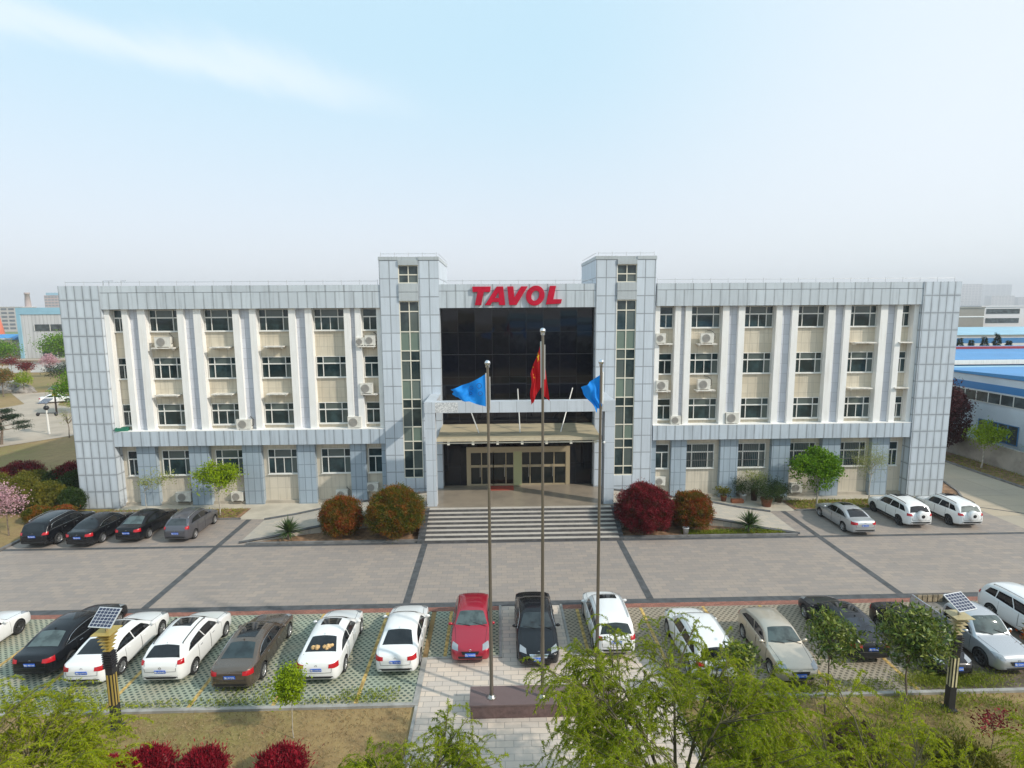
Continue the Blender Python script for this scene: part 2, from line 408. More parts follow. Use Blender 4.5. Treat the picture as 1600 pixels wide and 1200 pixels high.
# asphalt yard and fields far off
sheet('field', mat('spring_field', (.14, .19, .075), .95, vary=.25, vscale=.02), [(-900, -170, 210, 520), (90, 600, 330, 700)], 0.02)

# short dry grass and weeds on the foreground lawn (nobody could count it)
def lawn():
    r = np.random.default_rng(5); n = 42000
    x = r.uniform(-26, 24, n); y = r.uniform(-34, -22.85, n)
    ok = ((x < -5.1) | (x > 5.2)); x, y = x[ok], y[ok]; n = len(x)
    D = unit(r, n) * .7; D[:, 2] = r.uniform(.25, 1.0, n)
    V = leaf_arr(np.stack([x, y, np.full(n, -.02)], 1), D, .13, .022, r)
    m = leaf_mat('dry_blades', [(.25, .17, .075), (.17, .11, .05), (.38, .29, .16), (.15, .135, .035)], .8, .15, .5)
    tag(obj('grass', quads_mesh('grass', V, m)), kind='stuff')
    n = 16000; cx = r.uniform(5.4, 22, 90); cy = r.uniform(-30, -22.9, 90); k = r.integers(0, 90, n)
    x = cx[k] + r.normal(0, .33, n); y = cy[k] + r.normal(0, .3, n); ok = (x > 5.2) & (y < -22.85)
    x, y = x[ok], y[ok]; n = len(x); D = unit(r, n); D[:, 2] = np.abs(D[:, 2]) + .5
    V = leaf_arr(np.stack([x, y, r.uniform(0, .16, n)], 1), D, .17, .03, r)
    # a weedy patch in the unpaved corner bay
    n2 = 5000; x = r.normal(16.5, 1.3, n2); y = r.normal(-22.0, .3, n2); ok = (y > -22.6) & (y < -20.6) & (x > 14.2); x, y = x[ok], y[ok]
    D = unit(r, len(x)); D[:, 2] = np.abs(D[:, 2]) + .4
    V = np.concatenate([V, leaf_arr(np.stack([x, y, r.uniform(0, .08, len(x))], 1), D, .13, .025, r)])
    for (x0, x1, y0, y1, n3) in ((-20, -6, -22.58, -22.2, 900), (-13, -10.6, -22.5, -21.3, 260), (5.2, 14, -22.58, -21.9, 1500), (-27, -17, -22.58, -21.4, 1300), (-8, -5.6, -22.5, -21.8, 300),(20.6, 33, -2.5, -.6, 5000), (10.6, 17.4, -7.0, -6.3, 3200), (-33, -20.8, -2.5, -.6, 2200), (42, 44.8, -4, 12, 2500)):
        x = r.uniform(x0, x1, n3); y = r.uniform(y0, y1, n3); D = unit(r, n3); D[:, 2] = np.abs(D[:, 2]) + .3
        V = np.concatenate([V, leaf_arr(np.stack([x, y, r.uniform(.02, .1, n3)], 1), D, .16, .035, r)])
    m = leaf_mat('weeds', [(.14, .19, .02), (.24, .28, .025), (.30, .31, .05)], .6, .25, .8)
    tag(obj('weeds', quads_mesh('weeds', V, m)), kind='stuff')
lawn()
sheet('bare_soil', mat('bare_soil', (.13, .10, .075), .95, vary=.4, vscale=1.5), [[(14.9, -22.6), (60, -22.6), (60, -16.4), (20.8, -16.4), (18, -20.4), (15.4, -21.2)]], 0.008)

# ================================================================== MAIN BUILDING
B = thing('office_building', (0, 0, 0), 'long four-storey office block clad in grey-blue stone with two towers and dark glass entrance', 'building')
P_PYL = panel_mat('pylon_cladding', (.545, .60, .655), .58, 1.315, -33.6, 15.82, w=.062, dark=.36, halo=.16)
P_FAS2 = panel_mat('fascia_cladding', (.52, .57, .61), .685, 5, -30.7, 12.0, w=.04, dark=.45, halo=.09, stain=.18)
P_FAS1 = panel_mat('fascia_upper_cladding', (.52, .57, .61), 1.37, 5, -30.7, 12.0, w=.055, dark=.4, halo=.09, stain=.18)
P_BAND = panel_mat('band_cladding', (.48, .54, .60), .69, 5, -30.7, 2.0, w=.052, dark=.4, halo=.10, stain=.2)
P_TOW = panel_mat('tower_cladding', (.55, .605, .665), .73, 1.335, -10.3, 18.6, w=.045, dark=.36, halo=.05)
P_TWR = panel_mat('tower_spandrel', (.44, .475, .49), 2.0, 3.0, -9.4, 15.3, w=.02, dark=.6, stain=.16)
P_COL = panel_mat('column_cladding', (.335, .405, .47), .49, 1.03, -29.43, .05, w=.03, dark=.5, halo=.04)
P_BLUE = panel_mat('recess_cladding', (.56, .585, .64), .45, .76, -29.0, 6.1, w=.025, dark=.62, stain=.08)
P_BEIGE = panel_mat('beige_cladding', (.60, .54, .43), .58, .78, -27.68, 8.34, w=.022, dark=.62, stain=.18, tint=(.50, .42, .30))
P_BEIG2 = panel_mat('lower_beige_cladding', (.61, .55, .45), .60, 1.17, -27.70, 1.18, w=.022, dark=.62, stain=.2, tint=(.50, .43, .33))
P_PORT = panel_mat('portal_cladding', (.52, .565, .615), 1.17, 1.12, -6.72, 1.2, w=.03, dark=.5, stain=.08)
def pier_mat():
    t = NT('white_pier'); p = t.pos(); a = t.noise(p, 2.6, 5, .6, (2.4, 2.4, .10)); b = t.noise(p, 1.1, 4)
    x = t.mix(t.mr(a, .48, .76, 0, .55), (.82, .81, .785), (.60, .575, .53)); t.col(t.mix(t.mr(b, .4, .7, 0, .35), x, (.74, .72, .67)))
    t.b.inputs['Roughness'].default_value = .6; return t.m
M_WHITE = pier_mat()
M_FRAME = mat('white_frame', (.72, .71, .67), .45)
M_CREAM = mat('cream_frame', (.72, .68, .57), .45)
def glass(name, c, rough=.05, vs=None, c2=None):
    t = NT(name); t.b.inputs['Roughness'].default_value = rough; t.b.inputs['IOR'].default_value = 1.5
    t.b.inputs['Specular IOR Level'].default_value = .5
    g = t.n('ShaderNodeNewGeometry'); p = g.outputs['Position']
    n = t.noise(p, .9, 3)
    base = t.mix(t.mr(n, .4, .7, 0, 1), c, c2 or [q * 1.8 for q in c])
    base = t.mix(t.math('MULTIPLY', t.mr(g.outputs['Random Per Island'], .68, .74, 0, 1), .7), base, (.13, .155, .145))
    t.col(base)
    w = t.noise(p, .55, 2); t.bump(w, .05, .15)
    MATS[name] = t.m; return t.m
G_WIN = glass('window_glass', (.013, .026, .030), c2=(.035, .065, .072))
G_TOW = glass('tower_glass', (.022, .036, .040), c2=(.06, .085, .085))
G_SPAN = glass('green_spandrel_glass', (.15, .20, .165), .25, c2=(.17, .22, .18))
G_DOOR = glass('door_glass', (.006, .008, .007))

core = MB().box(-33.55, 33.55, 1.0, 16.6, 0, 16.35)
core.build('wall', mat('rear_render', (.45, .45, .44), .8, vary=.1, vscale=.6), B)
for sg in (-1, 1):
    def bx(mb, a, b, y0, y1, z0, z1):
        x0, x1 = sorted((sg * a, sg * b)); mb.box(x0, x1, y0, y1, z0, z1)
    m = MB(); bx(m, 30.7, 33.6, 0, 16.65, 0, 16.85); m.build('end_block', P_PYL, B)
    m = MB(); bx(m, 10.32, 30.7, .06, 1.0, 16.36, 16.84); m.build('fascia', P_FAS1, B)
    m = MB(); bx(m, 10.32, 30.7, .05, 1.0, 15.15, 16.33); m.build('fascia', P_FAS2, B)
    m = MB(); bx(m, 10.32, 30.7, .05, 1.0, 4.84, 5.97); m.build('floor_band', P_BAND, B)
    m = MB(); bx(m, 10.32, 30.7, .06, .88, 5.973, 6.02); m.build('ledge', M_WHITE, B)
    m = MB(); bx(m, 10.32, 30.7, .82, .99, 6.02, 15.15); m.build('wall', P_BEIGE, B)
    m = MB(); bx(m, 10.32, 30.7, .90, .99, 0, 4.84); m.build('wall', P_BEIG2, B)
    m = MB(); bx(m, 10.32, 30.7, .72, .897, 0, .22); m.build('plinth', mat('base_course', (.42, .37, .30), .8, vary=.15, vscale=1), B)
    for a, b in ((30.68, 30.32), (29.42, 28.98), (28.28, 27.72), (25.4, 24.92), (24.2, 23.65), (21.34, 20.85), (20.1, 19.62), (17.22, 16.72), (16.0, 15.5), (13.12, 12.65), (12.3, 11.86), (10.7, 10.34)):
        m = MB(); bx(m, a, b, .30, .82, 6.02, 15.15); m.build('pier', M_WHITE, B)
    for a, b in ((28.98, 28.28), (24.92, 24.2), (20.85, 20.1), (16.72, 16.0), (12.65, 12.3)):
        m = MB(); bx(m, a, b, .56, .82, 6.02, 15.15); m.build('recess_strip', P_BLUE, B)
    for a, b in ((29.4, 27.97), (25.45, 23.95), (21.4, 19.95), (17.25, 15.85), (13.15, 11.95), (10.72, 10.34)):
        m = MB(); bx(m, a, b, .50, .90, 0.0, 4.84); m.build('column', P_COL, B)
    BAYS = [(30.28, 29.45, 0), (27.68, 25.44, 1), (23.6, 21.38, 1), (19.58, 17.26, 1), (15.46, 13.16, 1), (11.82, 10.74, 0)]
    ROWS = [(13.49, 15.1, 14.5), (9.92, 11.52, 10.98), (6.34, 7.97, 7.42), (2.36, 4.32, 3.66)]
    for wi, (a, b, big) in enumerate(BAYS):
        for ri, (z0, z1, zt) in enumerate(ROWS):
            x0, x1 = sorted((sg * a, sg * b)); w = x1 - x0
            yw = .82 if ri < 3 else .90
            fr = MB(); f = .045
            fr.box(x0, x1, yw - .09, yw - .002, z0, z0 + f); fr.box(x0, x1, yw - .09, yw - .002, z1 - f, z1)
            fr.box(x0, x0 + f, yw - .09, yw - .002, z0 + f, z1 - f); fr.box(x1 - f, x1, yw - .09, yw - .002, z0 + f, z1 - f)
            fr.box(x0 + f, x1 - f, yw - .088, yw - .002, zt - .045, zt + .045)
            ms = [.225, .78] if big else [.5]
            if big and sg > 0: ms = [.22, .775]
            cells = [0] + ms + [1]
            for q in ms:
                xm_ = x0 + w * q
                fr.box(xm_ - .026, xm_ + .026, yw - .086, yw - .002, z0 + f, zt - .045)
                if big: fr.box(xm_ - .026, xm_ + .026, yw - .086, yw - .002, zt + .045, z1 - f)
            # half-open sliding sash in some windows
            if big and (wi * 7 + ri * 5 + (sg > 0) * 3) % 4 == 0:
                xm_ = x0 + w * .52; fr.box(xm_ - .022, xm_ + .022, yw - .07, yw - .002, z0 + f, zt - .045)
            fr.box(x0 - .05, x1 + .05, yw - .15, yw - .092, z0 - .07, z0 - .002)
            bars = MB()
            if ri == 3 and sg > 0 and big:       # security bars on the ground floor
                for q in range(1, 16): bars.box(x0 + w * q / 16 - .007, x0 + w * q / 16 + .007, yw - .125, yw - .105, z0 + .02, z1 - .02)
                bars.box(x0, x1, yw - .13, yw - .127, z0 + .62, z0 + .66)
            win = fr.build('window', M_FRAME, B)
            if bars.f: bars.build('security_bars', mat('bar_steel', (.16, .16, .155), .5), win)
            pn = MB()
            for i in range(len(cells) - 1):
                pn.add([(x0 + w * cells[i], yw - .03, z0), (x0 + w * cells[i + 1], yw - .03, z0), (x0 + w * cells[i + 1], yw - .03, zt), (x0 + w * cells[i], yw - .03, zt)], [(0, 1, 2, 3)])
                if big or i == 0:
                    c1 = cells[i + 1] if big else 1
                    pn.add([(x0 + w * cells[i], yw - .03, zt), (x0 + w * c1, yw - .03, zt), (x0 + w * c1, yw - .03, z1), (x0 + w * cells[i], yw - .03, z1)], [(0, 1, 2, 3)])
            pn.build('pane', G_WIN, win)
    # tower
    a, b = (10.32, 5.95) if sg < 0 else (10.22, 5.73)
    x0, x1 = sorted((sg * a, sg * b)); wl, wr = (-8.93, -7.45) if sg < 0 else (7.30, 8.80)
    m = MB(); m.box(x0, wl, 0, 7.3, 0, 18.60); m.box(wr, x1, 0, 7.3, 0, 18.60); m.box(wl, wr, .25, 7.28, 0, 18.2); m.build('tower', P_TOW, B)
    m = MB(); m.box(x0 - .04, wl, -.04, 7.34, 18.603, 18.85); m.box(wr, x1 + .04, -.04, 7.34, 18.603, 18.85); m.box(wl, wr, .02, 7.34, 18.603, 18.84)
    m.build('coping', P_TWR, B)
    for z0, z1 in ((18.24, 18.602), (16.30, 16.92), (15.64, 16.27)):
        MB().box(wl + .02, wr - .02, -.10, .24, z0, z1).build('spandrel_panel', P_TWR, B)
    m = MB(); m.box(wl, wr, -.04, .24, 0, 2.08); m.build('tower_base', P_TOW, B)
    def tw_window(zs, kinds, y):
        fr = MB(); w = wr - wl; mid = (wl + wr) / 2
        for z in zs: fr.box(wl, wr, y - .05, y + .03, z - .04, z + .04)
        for x in (wl + .03, mid, wr - .03): fr.box(x - .035, x + .035, y - .046, y + .03, zs[-1], zs[0])
        win = fr.build('window', M_CREAM, B)
        for kd, mt, nm in ((0, G_TOW, 'pane'), (1, G_SPAN, 'spandrel_pane')):
            pn = MB()
            for i in range(len(zs) - 1):
                if kinds[i] != kd: continue
                for q0, q1 in ((wl, mid), (mid, wr)):
                    pn.add([(q0, y, zs[i + 1]), (q1, y, zs[i + 1]), (q1, y, zs[i]), (q0, y, zs[i])], [(0, 1, 2, 3)])
            if pn.f: pn.build(nm, mt, win)
    tw_window([18.22, 17.55, 16.95], [0, 0], .12)
    tw_window([15.60, 14.86, 13.36, 11.93, 11.18, 9.72, 8.24, 7.54, 6.11, 4.98, 4.28, 2.82, 2.12], [0, 0, 1, 0, 0, 1, 0, 0, 1, 0, 0, 0], .10)

# roof edge: lightning wire on short posts
rl = MB()
def wire(x0, x1, y, z, n):
    rl.tube([(x0, y, z), (x1, y, z)], .018, 5)
    for i in range(n + 1):
        x = x0 + (x1 - x0) * i / n; rl.tube([(x, y, z - .30), (x, y, z + .10)], .016, 5)
wire(-33.2, -10.5, .25, 17.12, 17); wire(10.4, 33.2, .25, 17.12, 17); wire(-5.6, 5.5, .25, 17.1, 8)
wire(-10.2, -6.1, .2, 19.08, 4); wire(5.9, 10.1, .2, 19.08, 4)
for sx in (-5.97, 5.75):
    rl.tube([(sx, .2, 19.08), (sx, 7.2, 19.08)], .018, 5)
for x in (-30.9, -30.5, -29.6):
    rl.tube([(x, .9, 16.8), (x, .9, 17.25), (x + .35, .9, 17.25)], .03, 6)
rl.build('lightning_wire', mat('galvanised', (.55, .56, .57), .45, .6), B)

# centre: fascia, curtain wall, entrance
m = MB(); m.box(-5.95, 5.73, .06, 1.0, 16.36, 16.84); m.build('fascia', P_FAS1, B)
m = MB(); m.box(-5.95, 5.73, .05, 1.0, 15.10, 16.33); m.build('fascia', P_FAS2, B)
def curtain():
    t = NT('curtain_glass'); p = t.pos(); s = t.n('ShaderNodeSeparateXYZ'); t.l(p, s.inputs[0])
    def ln(v, o, pit, w):
        q = t.math('FRACT', t.math('DIVIDE', t.math('SUBTRACT', v, o), pit)); d = t.math('MULTIPLY', t.math('MINIMUM', q, t.math('SUBTRACT', 1., q)), pit)
        return t.mr(d, w * .4, w, 1, 0)
    l1 = t.math('MAXIMUM', ln(s.outputs[0], -5.95, 1.3, .022), ln(s.outputs[2], 8.1, 1.72, .022))
    cb = t.n('ShaderNodeCombineXYZ')
    t.l(t.math('FLOOR', t.math('DIVIDE', t.math('SUBTRACT', s.outputs[0], -5.95), 1.3)), cb.inputs[0])
    t.l(t.math('FLOOR', t.math('DIVIDE', t.math('SUBTRACT', s.outputs[2], 8.1), 1.72)), cb.inputs[1])
    wv = t.n('ShaderNodeTexWhiteNoise', noise_dimensions='2D'); t.l(cb.outputs[0], wv.inputs[0])
    b = t.mix(wv.outputs[0], (.003, .004, .009), (.008, .008, .011))
    t.col(t.mix(t.math('MULTIPLY', l1, .8), b, (.03, .032, .034))); t.b.inputs['Roughness'].default_value = .04; t.b.inputs['Specular IOR Level'].default_value = .36
    # each pane sits a hair out of true, so reflections break from pane to pane
    g = t.n('ShaderNodeNewGeometry'); vm = t.n('ShaderNodeVectorMath', operation='SUBTRACT'); t.l(wv.outputs[1], vm.inputs[0]); vm.inputs[1].default_value = (.5, .5, .5)
    sc = t.n('ShaderNodeVectorMath', operation='SCALE'); t.l(vm.outputs[0], sc.inputs[0]); sc.inputs['Scale'].default_value = .012
    ad = t.n('ShaderNodeVectorMath', operation='ADD'); t.l(g.outputs['Normal'], ad.inputs[0]); t.l(sc.outputs[0], ad.inputs[1])
    nm = t.n('ShaderNodeVectorMath', operation='NORMALIZE'); t.l(ad.outputs[0], nm.inputs[0]); t.l(nm.outputs[0], t.b.inputs['Normal'])
    return t.m
m = MB(); m.box(-5.95, 5.73, .80, .99, 1.2, 15.1); m.build('curtain_wall', curtain(), B)
m = MB()
for z in (8.1, 11.55): m.box(-5.93, 5.71, .775, .797, z - .02, z + .02)
m.build('curtain_transom', mat('dark_metal', (.05, .052, .055), .4, .7), B)
# canopy with tie rods
m = MB()
m.prism([(-3.15, 5.80), (-3.15, 5.93), (.78, 6.13), (.78, 6.0)], -6.0, 5.66, 'x')
cn = NT('canopy_sheet'); cp = cn.pos(); cn1 = cn.noise(cp, .8, 5, .6, (.55, 2.0, 1)); 
cn.col(cn.mix(cn.mr(cn1, .50, .66, 0, .8), (.40, .335, .22), (.17, .165, .13))); cn.b.inputs['Roughness'].default_value = .7
m.build('canopy', cn.m, B)
m = MB(); m.box(-6.1, 5.8, -3.28, -3.17, 5.70, 5.92); m.build('canopy_edge', mat('canopy_edge', (.50, .43, .30), .6, vary=.1), B)
m = MB(); m.tube([(-6.05, -3.1, 5.55), (5.75, -3.1, 5.55)], .045, 8)
for i in range(7): m.box(-5.3 + i * 1.75, -5.12 + i * 1.75, -3.16, -3.0, 5.42, 5.69)
m.build('canopy_rail', M_CREAM, B)
M_STEEL = mat('stainless_steel', (.42, .40, .37), .3, .85)
for a, b in (((-3.07, -1.95, 6.0), (-4.25, .78, 8.5)), ((-.06, -1.9, 6.0), (-.12, .78, 8.85)), ((2.94, -1.82, 6.0), (4.14, .78, 8.9))):
    MB().tube([a, b], .045, 8).build('tie_rod', mat('rod_paint', (.62, .60, .56), .4, .3), B)
# portal frame
for x0, x1 in ((-6.72, -6.02), (5.78, 6.48)):
    MB().box(x0, x1, -4.0, -3.28, 1.2, 7.9).build('portal_column', P_PORT, B)
m = MB(); m.box(-6.74, 6.5, -4.02, -3.26, 7.903, 8.66); m.box(-6.74, -6.0, -3.26, -.003, 7.905, 8.655); m.box(5.76, 6.5, -3.26, -.003, 7.905, 8.655)
m.build('portal_beam', panel_mat('beam_cladding', (.52, .56, .605), 1.17, 4, -6.74, 6.0, w=.03, dark=.5, stain=.10), B)
# chipped, bare patch of the beam's facing
mm = NT('mottled_stone'); mmn = mm.noise(mm.pos(), 11, 4, .75); mm.col(mm.mix(mm.mr(mmn, .46, .56, 0, 1), (.40, .41, .42), (.68, .68, .67)))
MB().box(-6.0, -4.42, -4.026, -4.0, 7.93, 8.64).build('facing_panel', mm.m, B)
MB().tube([(5.66, -3.92, 1.2), (5.66, -3.92, 7.9)], .055, 8).build('downpipe', mat('downpipe', (.06, .07, .085), .5), B)
MB().ball((5.72, -4.12, 5.72), .09, 10, 7).tube([(5.72, -4.05, 5.72), (5.76, -3.98, 5.72)], .03, 6).build('globe_lamp', M_FRAME, B)
gbx = MB().box(-.42, .42, -.22, .22, 0, .05).box(-.42, -.38, -.22, .22, .05, .26).box(.38, .42, -.22, .22, .05, .26).box(-.38, .38, -.22, -.18, .05, .26).box(-.38, .38, .18, .22, .05, .26)
gbo = tag(gbx.build('planter_trough', mat('green_plastic', (.02, .16, .10), .5), None, (-30.15, .28, 6.022)), 'green trough standing on the stone band beside the left end pylon', 'planter'); gbo.rotation_euler = (0, 0, R(14))
# entrance doors
M_GOLD = mat('door_frame', (.40, .325, .21), .42, .15)
m = MB(); x0, x1, z0, z1, y = -4.16, 3.96, 1.2, 4.3, .80
m.box(x0, x1, y - .14, y, 3.93, z1); m.box(x0, -3.86, y - .14, y, z0, 3.93); m.box(3.64, x1, y - .14, y, z0, 3.93)
m.build('entrance_frame', M_GOLD, B)
MB().box(-.47, .16, y - .12, y, z0, 3.93).build('door_pillar', mat('pale_green_pillar', (.40, .40, .21), .6), B)
for grp in ((-3.86, -2.99, -2.06), (-2.06, -1.08, -.47), (.16, .82, 1.78), (1.78, 2.71, 3.64)):
    d = MB(); a, b, c = grp
    for q in grp: d.box(q - .035, q + .035, y - .10, y - .03, z0, 3.93)
    d.box(a + .035, c - .035, y - .098, y - .03, 2.66, 2.85); d.box(a + .035, c - .035, y - .098, y - .03, z0, z0 + .12); d.box(a + .035, c - .035, y - .098, y - .03, 3.84, 3.93)
    dd = d.build('door', M_GOLD, B)
    MB().add([(a, y - .05, z0), (c, y - .05, z0), (c, y - .05, 3.93), (a, y - .05, 3.93)], [(0, 1, 2, 3)]).build('pane', G_DOOR, dd)
    MB().tube([(b - .12, y - .16, 1.9), (b - .12, y - .16, 2.9)], .025, 6).build('handle', M_STEEL, dd)

# AC shelves (fixed slabs)
M_SHELF = mat('shelf_concrete', (.66, .63, .57), .7, vary=.2, vscale=3)
for x0, x1, z in ((-27.4, -25.75, 12.31), (-27.44, -25.73, 8.74), (-23.11, -21.67, 12.33), (-23.25, -21.66, 8.79), (-19.14, -17.69, 12.36), (-19.15, -17.62, 8.76),
                  (-12.17, -10.83, 12.32), (-12.06, -10.81, 8.68), (10.5, 11.68, 12.32), (10.47, 11.64, 8.68), (13.65, 15.1, 12.29), (13.63, 15.12, 8.71),
                  (25.77, 27.48, 12.3), (25.69, 27.41, 8.75), (29.28, 30.3, 12.3), (29.2, 30.3, 8.76)):
    s_ = MB(); s_.box(x0, x1, .12, .82, z - .09, z); s_.box(x0 + .15, x0 + .2, .3, .82, z - .22, z - .09); s_.box(x1 - .2, x1 - .15, .3, .82, z - .22, z - .09)
    s_.build('ac_shelf', M_SHELF, B)
# rust runs below the shelves
# ---- air conditioners
M_AC = mat('ac_casing', (.66, .64, .58), .5, vary=.08, vscale=4, vobj=True)
M_ACG = mat('ac_grille', (.36, .34, .31), .6); M_HOSE = mat('ac_hose', (.10, .09, .08), .7)
def ac(x0, x1, z0, z1, label, y=.18, hose=1, dark=False):
    w, h = x1 - x0, z1 - z0
    t = thing('air_conditioner', ((x0 + x1) / 2, y + .17, z0), label, 'air conditioner', 'air conditioner units on the office facade')
    c = MB(); c.box(-w / 2, w / 2, -.16, .16, .06, h); c.box(-w / 2 + .06, -w / 2 + .12, -.15, .15, 0, .06); c.box(w / 2 - .12, w / 2 - .06, -.15, .15, 0, .06)
    c.box(-w / 2 - .012, w / 2 + .012, -.172, .172, h, h + .025)
    c.build('casing', M_AC, t)
    r = min(h * .40, w * .33); g = MB(); cx = -w * .10
    for k in range(4): g.lathe([(r * (1 - k * .24), -.178), (r * (1 - k * .24), -.188), (r * (.88 - k * .24), -.188), (r * (.88 - k * .24), -.178)], 18, (cx, 0, h * .53), 'y', False)
    g.lathe([(r * .99, -.164), (.001, -.164)], 18, (cx, 0, h * .53), 'y', False)
    g.build('fan_grille', M_ACG, t)
    if hose:
        MB().tube([(w * .5, -.02, h * .35), (w * .5 + .14, 0, h * .45), (w * .5 + .16, .05, h * .95), (w * .4, .14, h * 1.25), (w * .2, .45, h * 1.3)], .028, 6).build('hose', M_HOSE, t)
for a in ((-27.13, -25.97, 12.31, 13.08, 'white air conditioner on a shelf under the top window, leftmost on the office facade'),
          (-12.3, -11.62, 12.32, 12.92, 'smaller dark-fanned air conditioner left of the pair beside the left tower top'),
          (-11.6, -10.82, 12.32, 13.08, 'larger white air conditioner right of the pair beside the left tower top'),
          (-12.1, -11.15, 8.68, 9.46, 'air conditioner on the second-row shelf left of the left tower'),
          (-21.55, -20.45, 6.02, 6.78, 'air conditioner standing on the stone band near the third left pier'),
          (-13.14, -12.13, 6.02, 6.90, 'yellowed air conditioner on the stone band just left of the left tower'),
          (10.42, 11.15, 12.32, 13.06, 'air conditioner on the upper shelf right beside the right tower'),
          (10.53, 11.45, 8.68, 9.45, 'air conditioner on the lower shelf right beside the right tower'),
          (13.85, 14.84, 12.29, 13.06, 'air conditioner under the top window of the first wide bay right of the tower'),
          (13.76, 14.72, 8.71, 9.5, 'air conditioner with looping hose under the second-row window right of the tower'),
          (11.74, 12.52, 6.02, 6.66, 'smallest air conditioner on the stone band right of the right tower'),
          (16.05, 17.05, 6.02, 6.88, 'large air conditioner on the stone band between two wide right bays'),
          (-26.76, -25.6, .25, 1.0, 'ground-floor air conditioner behind the left sapling beside the blue column'),
          (-22.5, -21.6, .25, .95, 'ground-floor air conditioner behind the bright green tree on the left'),
          (-14.4, -13.5, .25, 1.0, 'ground-floor air conditioner half hidden behind the left round bush'),
          (-12.05, -11.1, .85, 1.55, 'ground-floor air conditioner on a bracket between the two left round bushes'),
          (10.7, 11.55, 1.0, 1.68, 'ground-floor air conditioner above the dark red round bush'),
          (21.7, 22.6, .25, 1.05, 'ground-floor air conditioner behind the dense green tree on the right'),
          (16.9, 17.8, .25, 1.0, 'ground-floor air conditioner behind the potted plants')):
    gy = .18 if a[2] > 3 else .52
    ac(*a, y=gy, hose=a[0] in (-27.13, -11.6, -21.55, 13.85, 13.76, -26.76, -14.4))
for x0, x1, z in ((-12.05, -11.1, .85), (10.7, 11.55, 1.0)):
    q = MB(); q.box(x0 + .1, x0 + .14, .52, .90, z - .06, z - .005); q.box(x1 - .14, x1 - .1, .52, .90, z - .06, z - .005); q.build('ac_bracket', M_STEEL, B)
for x0, x1 in ((-26.76, -25.6), (-22.5, -21.6), (-14.4, -13.5), (21.7, 22.6), (16.9, 17.8)):
    q = MB(); q.box(x0 + .05, x1 - .05, .50, .71, .225, .248); q.build('ac_bracket', M_STEEL, B)

# ---- rooftop name sign
def sign():
    t = thing('rooftop_sign', (0, 0, 15.3), 'large red slanted TAVOL letters fixed across the stone fascia', 'sign')
    M = mat('sign_red', (.46, .004, .030), .6, spec=.25, vary=.12, vscale=1.2)
    def X(q): return -3.46 + (q - 165) * .005374
    def Z(q): return (415 - q) * .00517
    T = [(165, 155), (415, 155), (405, 228), (318, 228), (280, 415), (195, 415), (235, 228), (168, 228)]
    A = [(335, 415), (500, 155), (585, 155), (612, 415), (530, 415), (525, 372), (432, 372), (410, 415)]; Ah = [(470, 318), (530, 318), (522, 228)]
    Vv = [(645, 155), (725, 155), (740, 315), (835, 155), (922, 155), (770, 415), (670, 415)]
    O = []; Oh = []
    for k in range(40):
        a = 2 * math.pi * k / 40; sl = .20
        y = math.sin(a); O.append((1030 + 126 * math.cos(a) + sl * 60 * y, 285 - 140 * y))
        Oh.append((1030 + 56 * math.cos(a) + sl * 60 * y, 286 - 74 * y))
    Lr = [(1235, 150), (1315, 150), (1278, 340), (1397, 340), (1385, 398), (1180, 410)]
    for polys in ([T], [A, Ah], [Vv], [O, Oh], [Lr]):
        cu = bpy.data.curves.new('letter', 'CURVE'); cu.dimensions = '2D'; cu.fill_mode = 'BOTH'; cu.extrude = .07; cu.bevel_depth = .012
        for q in polys:
            s = cu.splines.new('POLY'); s.points.add(len(q) - 1); s.use_cyclic_u = True
            for i, (a, b) in enumerate(q): s.points[i].co = (X(a), Z(b), 0, 1)
        o = bpy.data.objects.new('letter', cu); me = bpy.data.meshes.new_from_object(o); bpy.data.objects.remove(o)
        me.materials.clear(); me.materials.append(M)
        l = obj('letter', me, t); l.rotation_euler = (math.pi / 2, 0, 0); l.location = (0, -.06, 0)
sign()

# ---- steps, landing, ramps
ES = thing('entrance_steps', (0, -7.5, 0), 'wide pale stone steps with dark nosings leading up to the glass entrance', 'steps')
m = MB(); n_ = MB(); Y0 = -7.5 + 7.5
for i in range(8):
    y0, y1, z = i * .4, (i + 1) * .4, (i + 1) * .15
    m.box(-6.5, 6.2, y0 + .065, 3.25, z - .15, z)
    n_.box(-6.5, 6.2, y0, y0 + .062, z - .15, z + .003)
m.build('treads', panel_mat('tread_stone', (.50, .455, .40), 1.28, 9, -6.5, -4, w=.02, dark=.7, stain=.1), ES)
n_.build('nosing', mat('dark_nosing', (.085, .08, .08), .7, vary=.25), ES)
for a, b in ((-6.98, -6.503), (6.203, 6.5)):
    ck = MB()
    for i in range(8): ck.box(a, b, i * .4, (i + 1) * .4 - .002, 0, (i + 1) * .15 - .01)
    ck.build('cheek_wall', M_STRIP, ES)
t_ = NT('polished_granite'); tn = t_.noise(t_.pos(), .8, 5); t_.col(t_.mix(t_.mr(tn, .35, .7, 0, 1), (.29, .24, .185), (.22, .185, .145))); t_.b.inputs['Roughness'].default_value = .28
MB().box(-6.98, 6.5, 3.253, 8.28, 0, 1.2).build('landing', t_.m, ES)
